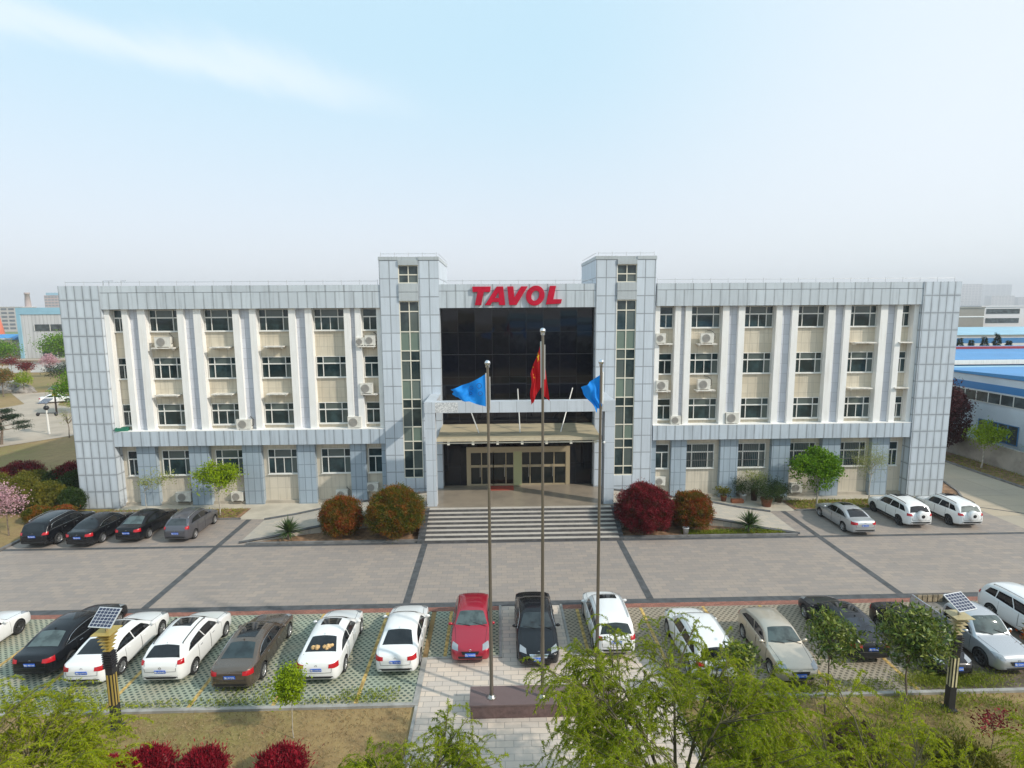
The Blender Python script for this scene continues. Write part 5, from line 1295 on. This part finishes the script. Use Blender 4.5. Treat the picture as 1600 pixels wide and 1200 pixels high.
G_RS = 'red shrubs along the bottom edge'
for i, (x, y, r, lab) in enumerate(((-13.05, -25.75, .72, 'red shrub next to the bottom left willow'), (-11.25, -25.9, .74, 'middle one of the bright red shrubs on the dry lawn'), (-8.75, -25.85, .72, 'red shrub below the lollipop-shaped sapling'), (-14.25, -26.0, .55, 'small red shrub tucked under the bottom left willow leaves'), (-18.6, -26.1, .7, 'red shrub at the bottom left picture corner'))):
    shrub('red_shrub', (x, y - .25), r, .95, lab, L_RED, 5200, .13, .28, 40 + i, G_RS, 0, .6)
shrub('dry_shrub', (10.1, -25.9), .75, 1.1, 'dead brown twiggy shrub among the weeds', leaf_mat('dead_twigs', [(.10, .06, .04), (.17, .11, .07), (.07, .045, .03)], .9, 0, 3), 1600, .22, .05, 47, None, 0, 1.0)
tree('purple_sapling', (15.0, -25.6, 0), (15.0, -25.6, .95), (.75, .6, .55), 'small sparse dark red sapling at the bottom right', L_OXB, 260, .12, .45, .015, 7, BARK, 48, .2)
shrub('dark_bush', (13.3, -26.6), 1.1, .8, 'low dark bush in the bottom right weeds', L_OLIVE, 2400, .11, .4, 49, None, 0, .5)

G_HD = 'clipped shrubs at the left building corner'
for i, (x, y, r, h, m, lab) in enumerate((
    (-43.2, 6.3, 1.75, 2.0, L_OXB, 'purple red shrub at the back of the left shrub bed'), (-46.2, 5.6, 1.7, 1.8, L_OXB, 'purple red shrub cut by the left picture edge'),
    (-36.8, 3.6, 1.35, 2.7, L_OXB, 'dark red topped tall shrub against the left building corner'), (-35.3, 1.9, 1.25, 2.4, L_DKG, 'dark green shrub close to the left building corner'), (-37.5, 3.0, 1.2, 2.2, L_DKG, 'dark green shrub in the middle of the back row'),
    (-39.4, 2.9, 1.5, 2.2, L_OLIVE, 'olive shrub in front of the purple shrubs'), (-38.2, -.1, 1.45, 2.5, L_OLIVE, 'olive yellow shrub behind the blossoming cherry'),
    (-35.9, -.3, 1.3, 2.15, L_OLIVE, 'round olive yellow shrub behind the black off-road car'), (-33.9, -.4, .9, 1.75, L_DKG, 'dark olive shrub touching the left building corner'),
    (-33.7, -.9 + .3, .8, .85, L_RUSTR, 'low rust-red shrub in front of the building corner'), (-35.1, -2.3, .85, 1.0, L_RUST, 'low rusty shrub right behind the black off-road car'), (-41.3, 1.4, 1.5, 2.3, L_OLIVE, 'wide olive shrub at the left picture edge'))):
    if 'low rust-red' in lab: y = -1.75
    shrub('clipped_shrub', (x, y), r, h, lab, m, int(5200 * r), .12, .42, 60 + i, G_HD, 0)
tree('cherry_tree', (-34.9, -5.0, 0), (-35.1, -5.0, 2.4), (1.5, 1.2, 1.3), 'small pink blossoming cherry tree left of the black off-road car', L_PINK, 1500, .12, .7, .045, 12, BARK, 75, .2, full=.4)
def pine(x, y, h, r, lab, seed, n=11000):
    rng = np.random.default_rng(seed); t = thing('pine_tree', (x, y, 0), lab, 'tree'); tb = MB(); tb.tube([(0, 0, 0), (.3, 0, h * .5), (.1, 0, h)], [.16, .11, .04], 7); P = []
    for k in range(16):
        a = rng.uniform(0, 6.28); z = h * rng.uniform(.35, 1); rr = r * (1.15 - z / h * .55); e = Vector((math.cos(a) * rr, math.sin(a) * rr, z + .2))
        tb.tube([(.2, 0, z), e], [.06, .02], 5); c = rng.integers(2, 4)
        for q in range(c): P.append(Vector((.2, 0, z)).lerp(e, .5 + .5 * (q + 1) / c))
    tb.build('trunk', BARK, t); P = np.array([tuple(p) for p in P]); k = rng.integers(0, len(P), n); Q = P[k] + rng.normal(size=(n, 3)) * np.array([.30, .30, .10]); D = unit(rng, n); D[:, 2] += .3
    obj('crown', quads_mesh('crown', leaf_arr(Q, D, .24, .05, rng), L_FIR), t)
pine(-58.5, 22.3, 3.6, 2.6, 'dark spreading pine at the left picture edge by the far road', 80)
G_LT = 'small trees on the far left lawn'
tree('small_tree', (-53.2, 25.5, 0), (-53.0, 25.5, 2.6), (1.7, 1.5, 1.5), 'nearly bare small tree beside the left building edge', L_PALE, 300, .14, .4, .06, 16, BARK, 81, .16, G_LT, full=.1)
tree('small_tree', (-65.0, 42.5, 0), (-64.8, 42.5, 3.6), (2.6, 2.2, 2.9), 'bright green leafy tree hugging the left building edge', L_GREEN, 3200, .25, .55, .08, 12, BARK, 82, .2, G_LT, full=.8)
tree('small_tree', (-87, 70, 0), (-87, 70, 3.4), (3.4, 3, 1.4), 'flat-topped conifer on the lawn behind the far white car', L_FIR, 1500, .35, .3, .1, 12, BARK, 83, .2, G_LT)
tree('small_tree', (-90, 60, 0), (-90.3, 60, 3.4), (2.4, 2.2, 2.0), 'green and russet tree beside the grey boulders', L_RUST, 1500, .28, .5, .09, 12, BARK, 84, .2, G_LT)
tree('small_tree', (-90, 64.5, 0), (-90, 64.5, 2.6), (1.5, 1.5, 1.6), 'yellow-green bushy tree near the boulders', L_LIME, 1200, .25, .5, .07, 9, BARK, 85, .22, G_LT)
tree('small_tree', (-101, 79, 0), (-101, 79, 3.6), (1.5, 1.5, .9), 'purple-leaved small tree left of the flat-topped conifer', L_OXB, 900, .28, .5, .06, 8, BARK, 86, .25, G_LT)
tree('small_tree', (-120, 98, 0), (-120, 98, 3.0), (2.2, 1.9, 1.0), 'purple-leaved small tree near the distant small white car', L_OXB, 900, .28, .5, .06, 8, BARK, 87, .25, G_LT)
tree('small_tree', (-105.5, 91, 0), (-105.5, 91, 3.6), (1.9, 1.8, 1.7), 'pink flowering tree between the two sheds', L_PINK, 1100, .3, .6, .08, 10, BARK, 88, .24, G_LT)
tree('small_tree', (-128, 124, 0), (-128, 124, 5.2), (5.5, 4, 3.6), 'round green tree before the white warehouse', L_GREEN, 2600, .5, .6, .15, 12, BARK, 89, .22, G_LT)
tree('small_tree', (-150, 130, 0), (-150, 130, 3.5), (6.0, 4, 2.3), 'green tree beside the cream gatehouse', L_GREEN, 2200, .5, .6, .15, 12, BARK, 90, .22, G_LT)
for k, (x, y, r, lab) in enumerate(((-94.5, 66.5, 2.3, 'large grey boulder on the far left lawn'), (-90.8, 65.5, 1.4, 'smaller grey boulder beside the large one'))):
    bm = bmesh.new(); bmesh.ops.create_icosphere(bm, subdivisions=3, radius=1); rr = np.random.default_rng(k)
    for v in bm.verts:
        q = v.co.copy(); v.co = Vector((q.x * r * 1.5, q.y * r, max(-.1, q.z) * r * .9)) * (1 + .12 * math.sin(q.x * 5 + k) + .1 * math.sin(q.y * 7 + q.z * 6))
    me = bpy.data.meshes.new('boulder'); bm.to_mesh(me); bm.free(); me.materials.append(mat('boulder', (.24, .22, .20), .9, vary=.3, vscale=1.2)); tag(obj('boulder', me, None, (x, y, 0)), lab, 'rock')

# potted plants, buckets
M_TERR = mat('terracotta', (.20, .075, .045), .8, vary=.2); M_WPOT = mat('white_pot', (.70, .70, .70), .4); M_BPOT = mat('brown_pot', (.07, .035, .03), .5)
def potted(x, y, pr, ph, potm, r, h, leafm, lab, n, seed, leaf=.10, trunk=0.):
    t = thing('potted_plant', (x, y, .004), lab, 'potted plant', 'potted plants by the right ramp'); rng = np.random.default_rng(seed)
    MB().lathe([(.001, 0), (pr * .75, 0), (pr, ph * .92), (pr * 1.08, ph * .93), (pr * 1.08, ph), (pr * .9, ph), (pr * .85, ph * .9), (.001, ph * .9)], 18).build('pot', potm, t)
    tb = MB(); P = []
    for k in range(9):
        a = rng.uniform(0, 6.28); e = Vector((math.cos(a) * r * rng.uniform(.3, .9), math.sin(a) * r * rng.uniform(.3, .9), ph + trunk + h * rng.uniform(.35, .95)))
        tb.tube([(0, 0, ph * .9), (e.x * .3, e.y * .3, ph + trunk + h * .2), e], [.025, .018, .006], 5); P += [e, e.lerp(Vector((0, 0, ph + trunk + h * .4)), .45)]
    tb.build('stem', BARK, t); P = np.array([tuple(p) for p in P]); k = rng.integers(0, len(P), n); Q = P[k] + rng.normal(size=(n, 3)) * r * .26; Q[:, 2] = np.maximum(Q[:, 2], ph * .8); D = unit(rng, n); D[:, 2] += .2
    obj('foliage', quads_mesh('foliage', leaf_arr(Q, D, leaf, leaf * .45, rng), leafm), t)
potted(15.9, -.35, .24, .42, M_TERR, .55, .6, L_OLIVE, 'short plant in a terracotta pot, leftmost by the right ramp', 420, 1, .18)
potted(17.45, -.3, .24, .5, M_WPOT, .8, 1.1, L_DKG, 'leafy plant in a white pot', 1500, 2)
potted(18.35, -.25, .28, .95, M_BPOT, 1.0, 1.0, L_PALE, 'tall brown pot holding a sparse spreading pale plant', 900, 3, .12, .3)
potted(18.7, -1.6, .42, .62, M_TERR, 1.15, 1.2, L_DKG, 'widest dark green potted bush in a terracotta tub', 4200, 4)
potted(20.05, -.75, .32, .4, M_BPOT, .75, 1.35, L_DKG, 'dark potted plant beside the blue column, rightmost of the pots', 1200, 5, .14)
m = MB(); m.box(16.35, 17.25, -.95, -.6, .004, .28); m.box(16.4, 17.2, -.91, -.64, .281, .30)
tag(m.build('planter_box', mat('planter_orange', (.33, .11, .05), .7, vary=.15)), 'low orange planter box between the potted plants', 'planter')
for x, y, lab in ((6.78, -5.35, 'white bucket beside the right end of the steps'), (10.75, -6.85, 'white bucket in front of the orange brown round bush')):
    t = thing('bucket', (x, y, .03), lab, 'bucket', 'white buckets in the right bed')
    MB().lathe([(.001, 0), (.15, 0), (.20, .46), (.215, .46), (.215, .50), (.19, .50), (.145, .06), (.001, .06)], 18).build('pail', M_WPOT, t)
    MB().tube([(-.21, 0, .47), (-.15, -.05, .36), (0, -.21, .30), (.15, -.05, .36), (.21, 0, .47)], .008, 5).build('handle', M_STEEL, t)

# ================================================================== BACKGROUND BUILDINGS
M_BLUE1 = mat('blue_sheet', (.055, .25, .52), .5, vary=.08, vscale=.2); M_BLUE2 = mat('light_blue_sheet', (.27, .48, .60), .5, vary=.08, vscale=.2); M_BLUE3 = mat('deep_blue_band', (.04, .20, .46), .5)
M_FARGL = mat('far_glass', (.06, .075, .08), .25, vary=.5, vscale=.8)
def sheet_wall(name, c, pitch):
    t = NT(name); s = t.n('ShaderNodeSeparateXYZ'); t.l(t.pos(), s.inputs[0]); q = t.math('FRACT', t.math('DIVIDE', t.math('ADD', s.outputs[0], s.outputs[1]), pitch))
    n = t.noise(t.pos(), .6, 4, .6, (1.5, 1.5, .12)); b = t.mix(t.mr(n, .4, .7, 0, .7), c, [v * .72 for v in c]); t.col(t.mix(t.mr(q, .75, .95, 0, .5), b, [v * .5 for v in c])); t.b.inputs['Roughness'].default_value = .6; return t.m
# the white and blue works hall beyond the boundary wall
wa = thing('factory_hall', (47, 0, 0), 'nearest white factory hall with blue stripe and blue roof behind the concrete wall', 'building')
wm = MB(); wm.box(.0, 42, -30, 19, 0, 8.05); wm.build('wall', mat('hall_wall', (.56, .63, .70), .6, vary=.06, vscale=.5), wa)
MB().box(-.03, 0, -30, 19, 6.65, 7.35).build('stripe', M_BLUE3, wa)
MB().prism([(-30.2, 8.1), (19.2, 8.1), (19.2, 8.2), (-5.5, 8.9), (-30.2, 8.2)], -.15, 42, 'x').build('roof', M_BLUE1, wa)
for y0, y1, z0, z1, nn in ((-29, 18.6, 5.45, 6.55, 34), (8.0, 12.4, 1.9, 3.75, 4), (-4, 2.5, 1.9, 3.75, 5)):
    w_ = MB().box(-.05, -.004, y0, y1, z0, z1).build('window', M_FARGL, wa); f = MB()
    for k in range(nn + 1):
        y = y0 + (y1 - y0) * k / nn; f.box(-.08, -.052, y - .04, y + .04, z0, z1)
    f.box(-.08, -.053, y0, y1, z1 - .06, z1); f.box(-.08, -.053, y0, y1, z0, z0 + .06); f.build('frame', M_FRAME if z0 > 5 else M_BLUE3, w_)
MB().prism([(4.0, 0), (6.2, 0), (6.2, 2.9), (4.0, 2.9)], -.06, -.003, 'x').build('door', M_BLUE3, wa)
wb = MB().box(45.0, 45.22, -16, 40, 0, 1.95).box(44.96, 45.26, -16, 40, 1.952, 2.05).build('boundary_wall', mat('wall_concrete', (.36, .33, .29), .9, vary=.25, vscale=.7)); tag(wb, 'weathered concrete boundary wall along the right driveway', 'wall')
tree('small_tree', (46.0, 3.5, 0), (46.0, 3.0, 1.9), (.7, 3.2, .75), 'yellow-green hedge tree leaning over the concrete boundary wall', L_LIME, 1500, .16, .5, .05, 10, BARK, 91, .15)
def hall(name, x0, x1, y0, y1, ze, zr, label, wallm, roofm, stripe=None, ridge=None, parap=None):
    t = thing(name, ((x0 + x1) / 2, y0, 0), label, 'building', 'blue-roofed factory halls'); w = (x1 - x0) / 2
    MB().box(-w, w, 0, y1 - y0, 0, ze).build('wall', wallm, t); d = y1 - y0
    MB().prism([(-.4, ze + .01), (d + .4, ze + .01), (d + .4, ze + .12), (d / 2, zr), (-.4, ze + .12)], -w - .3, w + .3, 'x').build('roof', roofm, t)
    if stripe: MB().box(-w, w, -.04, 0, ze - stripe[0], ze - stripe[1]).build('stripe', M_BLUE3, t)
    if ridge: MB().box(-w, w, d / 2 - .4, d / 2 + .4, zr - .1, zr + .35).build('ridge_cap', ridge, t)
    if parap: MB().box(-w - .3, w + .3, -.5, -.42, ze - .6, ze + parap).build('parapet', M_WHITE, t)
    return t
M_WALLF = mat('far_white_wall', (.60, .62, .63), .7, vary=.05, vscale=.3)
hall('factory_hall', 48, 130, 36, 62, 7.4, 8.0, 'blue-roofed factory hall with red ridge line beyond the nearest hall', M_WALLF, M_BLUE1, (1.6, .5), mat('red_ridge', (.33, .03, .04), .6), .05)
hall('factory_hall', 48, 110, 20.5, 34, 6.6, 6.9, 'narrow light blue roofed annex just beyond the nearest hall', M_WALLF, M_BLUE2, None, None, None)
hall('factory_hall', 98, 230, 108, 150, 7.2, 8.6, 'farthest light blue roofed factory hall behind the firs', M_WALLF, M_BLUE2, (2.2, .8))
G_FIR = 'firs between the factory halls'
for k, (x, y, h) in enumerate(((88.9, 66, 8.9), (92.0, 67, 8.4), (95.6, 68, 9.0), (98.6, 68.5, 9.6), (101.5, 69, 8.2))):
    rng = np.random.default_rng(200 + k); t = thing('fir_tree', (x, y, 0), ['leftmost dark fir against the office block corner behind the red-ridged roof', 'second fir from the office block corner, behind the red-ridged roof', 'broad middle fir behind the red-ridged roof', 'tallest pointed fir behind the red-ridged roof', 'shortest fir behind the red-ridged roof near the picture edge'][k], 'tree', G_FIR)
    MB().tube([(0, 0, 0), (0, 0, h * .95)], [.16, .03], 6).build('trunk', BARK, t); n = 2200
    u = rng.uniform(0, 1, n) ** .7; z = h * (1 - u * .88); a = rng.uniform(0, 6.28, n); tier = .75 + .25 * np.sin(u * 40); r = u * h * .20 * tier * rng.uniform(.5, 1, n)
    Q = np.stack([np.cos(a) * r, np.sin(a) * r, z], 1); D = np.stack([np.cos(a), np.sin(a), rng.uniform(-.7, .2, n)], 1)
    obj('crown', quads_mesh('crown', leaf_arr(Q, D, .55, .16, rng), L_FIR), t)
def block(name, x0, x1, y, depth, h, label, wallm, nx=0, nz=0, winm=None, group=None, extra=None, cat='building', z_lo=1.2):
    t = thing(name, ((x0 + x1) / 2, y, 0), label, cat, group); w = (x1 - x0) / 2
    MB().box(-w, w, 0, depth, 0, h).build('wall', wallm, t)
    if nx:
        fh = (h - z_lo) / nz; fw = 2 * w / nx
        for j in range(nz):
            for i in range(nx):
                MB().box(-w + fw * (i + .12), -w + fw * (i + .88), -.12, -.01, z_lo + fh * (j + .28), z_lo + fh * (j + .80)).build('window', winm or M_FARGL, t)
    MB().box(-w - .2, w + .2, -.2, depth + .2, h + .005, h + .5).build('roof', wallm, t)
    if extra: extra(t, w)
    return t
def towers_top(t, w):
    for q in (.2, .45): MB().box(w * q - 1, w * q + 1, 4, 6, 15, 17.5).build('roof_vent', M_LBLK, t)
block('white_office_block', 174, 255, 160, 18, 14.6, 'distant white office block with long window strips on the right', mat('far_white', (.66, .63, .62), .7), 5, 4, M_FARGL, None, towers_top)
gb = block('grey_hall', 130, 173.5, 158, 40, 14.2, 'large grey-brown windowless hall beside the distant white office block', mat('greybrown_cladding', (.27, .25, .215), .7, vary=.06, vscale=.2))
MB().box(-21.75, 21.75, -.15, -.01, 11.0, 11.4).build('white_band', M_WHITE, gb)
M_CITY = mat('city_wall', (.44, .45, .48), .8); M_CITY2 = mat('city_wall_pale', (.54, .52, .52), .8); M_CITY3 = mat('city_wall_rose', (.50, .40, .38), .8)
GC = 'hazy city blocks on the right skyline'
for k, (x0, x1, y, h, m, lab) in enumerate(((1000, 1052, 1200, 62, M_CITY2, 'slim hazy apartment tower touching the office block corner on the right skyline'), (1330, 1440, 1550, 74, M_CITY, 'wide pale hazy tower slab, tallest on the right skyline'),
        (1040, 1090, 1160, 36, M_CITY2, 'mid-height hazy block left of the skyline dip'), (1098, 1150, 1160, 33, M_CITY, 'hazy block in the middle of the right skyline'), (1158, 1200, 1160, 39, M_CITY2, 'stepped hazy block right of the wide slab'),
        (1210, 1260, 1180, 31, M_CITY, 'lower hazy block near the right edge'), (1270, 1330, 1190, 30, M_CITY2, 'long low hazy block at the right skyline end'), (1345, 1420, 1200, 27, M_CITY, 'lowest hazy block at the right picture edge'))):
    f_ = 2.4; block('city_block', x0 * f_, x1 * f_, y * f_, 40, 15 + (h - 15) * f_, lab, m, 7, max(4, int(h / 4)), mat('city_window', (.22, .24, .27), .5), GC)
# left background
wl_ = thing('white_warehouse', (-132, 146, 0), 'white corrugated warehouse with a light blue eave band on the left', 'building')
MB().box(-24.5, 30, 0, 40, 0, 14.2).build('wall', sheet_wall('corrugated_white', (.60, .60, .61), 1.2), wl_)
MB().box(-24.8, 30.2, -.2, 40.2, 14.205, 16.4).build('eave_band', M_BLUE2, wl_); MB().box(-24.8, -23.6, -.2, 40, 0, 14.2).build('corner_trim', M_BLUE2, wl_)
for z0, z1, x0, nn in ((8.9, 11.0, -19.5, 9), (.6, 4.4, -18, 10)):
    w_ = MB().box(x0, 28, -.15, -.01, z0, z1).build('window', M_FARGL, wl_); f = MB()
    for k in range(nn): f.box(x0 + k * 5, x0 + k * 5 + .16, -.25, -.16, z0, z1)
    f.build('frame', M_FRAME, w_)
def gate_roof(t, w): MB().prism([(-.6, 5.6), (8.6, 5.6), (4, 7.4)], -w - .6, w + .6, 'x').build('gable', M_BLUE1, t)
block('gatehouse', -186, -167.5, 156, 8, 5.6, 'cream gatehouse with blue roof at the left picture edge', mat('cream_wall', (.58, .50, .36), .8), 3, 1, M_FARGL, None, gate_roof)
s = MB().lathe([(3.2, 0), (2.6, 8), (1.7, 14), (1.6, 14), (1.6, 13.5)], 18); tag(s.build('orange_silo', mat('silo_orange', (.62, .17, .10), .7), None, (-186.5, 172, 0)), 'tapered orange stack at the left picture edge', 'chimney')
for k, (x0, x1, lab) in enumerate(((-123.5, -115.3, 'white shed with a tan door panel, left one before the warehouse'), (-113.0, -99, 'long white shed panel at the left building edge'))):
    t = thing('shed', ((x0 + x1) / 2, 101.5, 0), lab, 'shed', 'white sheds on the far left'); w = (x1 - x0) / 2
    MB().box(-w, w, 0, 3, 0, 2.9).build('wall', mat('shed_wall', (.62, .64, .65), .6, vary=.06, vscale=.4), t); MB().box(-w - .5, w + .5, -.6, 3.4, 2.905, 3.2).build('roof', mat('shed_roof', (.38, .31, .24), .8), t)
    MB().box(-w * .2, w * .25, -.05, -.005, 0, 2.4).build('door', mat('shed_door', (.45, .36, .22), .7) if k == 0 else M_FRAME, t)
block('apartment_block', -420, -365, 405, 14, 18.6, 'pinkish apartment block on the far left', mat('apt_wall', (.52, .47, .46), .8), 10, 6, mat('apt_window', (.16, .17, .2), .4))
s = MB().lathe([(2.6, 0), (2.0, 22), (1.5, 28.5), (1.9, 28.6), (1.9, 30), (1.5, 30)], 16); tag(s.build('smokestack', mat('stack_brick', (.40, .33, .32), .9), None, (-368, 415, 0)), 'tall hazy brick smokestack on the left skyline', 'chimney')
def hotel_top(t, w): MB().box(-w + 1.5, w - 1.5, 2, 14, 39.3, 43).build('penthouse', M_BLUE2, t)
block('city_tower', -668, -634, 820, 16, 38.5, 'hazy pinkish tower with bluish top on the left skyline', M_CITY3, 7, 9, mat('city_window', (.22, .24, .27), .5), None, hotel_top)
# far tree belts that read as one mass
def belt(name, spots, h, n, m, seed):
    r = np.random.default_rng(seed); Q = []
    for (x0, y0, x1, y1) in spots:
        u = r.uniform(0, 1, n); Q.append(np.stack([x0 + (x1 - x0) * u + r.normal(0, 3, n), y0 + (y1 - y0) * u + r.normal(0, 3, n), h * r.uniform(.05, 1, n) * (.6 + .4 * np.sin(u * 37 + seed) ** 2)], 1))
    Q = np.concatenate(Q); D = unit(r, len(Q)); tag(obj(name, quads_mesh(name, leaf_arr(Q, D, 2.2, 1.3, r), m)), kind='stuff')
belt('far_wood', [(-700, 640, -250, 700), (-1500, 1400, 1600, 1500), (130, 320, 420, 300), (300, 640, 1100, 700)], 7.5, 2600, L_OLIVE, 3)

hall('factory_hall', 2, 90, -190, -150, 7.5, 9.5, 'blue-roofed hall across the road, mirrored in the upper right entrance glass', M_WALLF, M_BLUE1, (1.6, .5))
hall('factory_hall', 4, 90, -290, -240, 8.5, 11, 'pale blue-roofed hall farther off, mirrored in the top of the entrance glass', M_WALLF, M_BLUE2)
belt('roadside_wood', [(-120, -105, 60, -100), (-140, -140, 0, -170)], 8, 5200, L_DKG, 9)

# ================================================================== AIR
hz = MB().box(-4300, 4300, -880, 4300, -1.2, 190); hm = bpy.data.materials.new('haze'); hm.use_nodes = True; ht = hm.node_tree; ht.nodes.clear()
pv = ht.nodes.new('ShaderNodeVolumePrincipled'); ho = ht.nodes.new('ShaderNodeOutputMaterial'); ht.links.new(pv.outputs[0], ho.inputs['Volume'])
pv.inputs['Color'].default_value = (.93, .95, 1, 1); pv.inputs['Density'].default_value = .0003; pv.inputs['Anisotropy'].default_value = 0
tag(hz.build('haze', hm), kind='stuff')
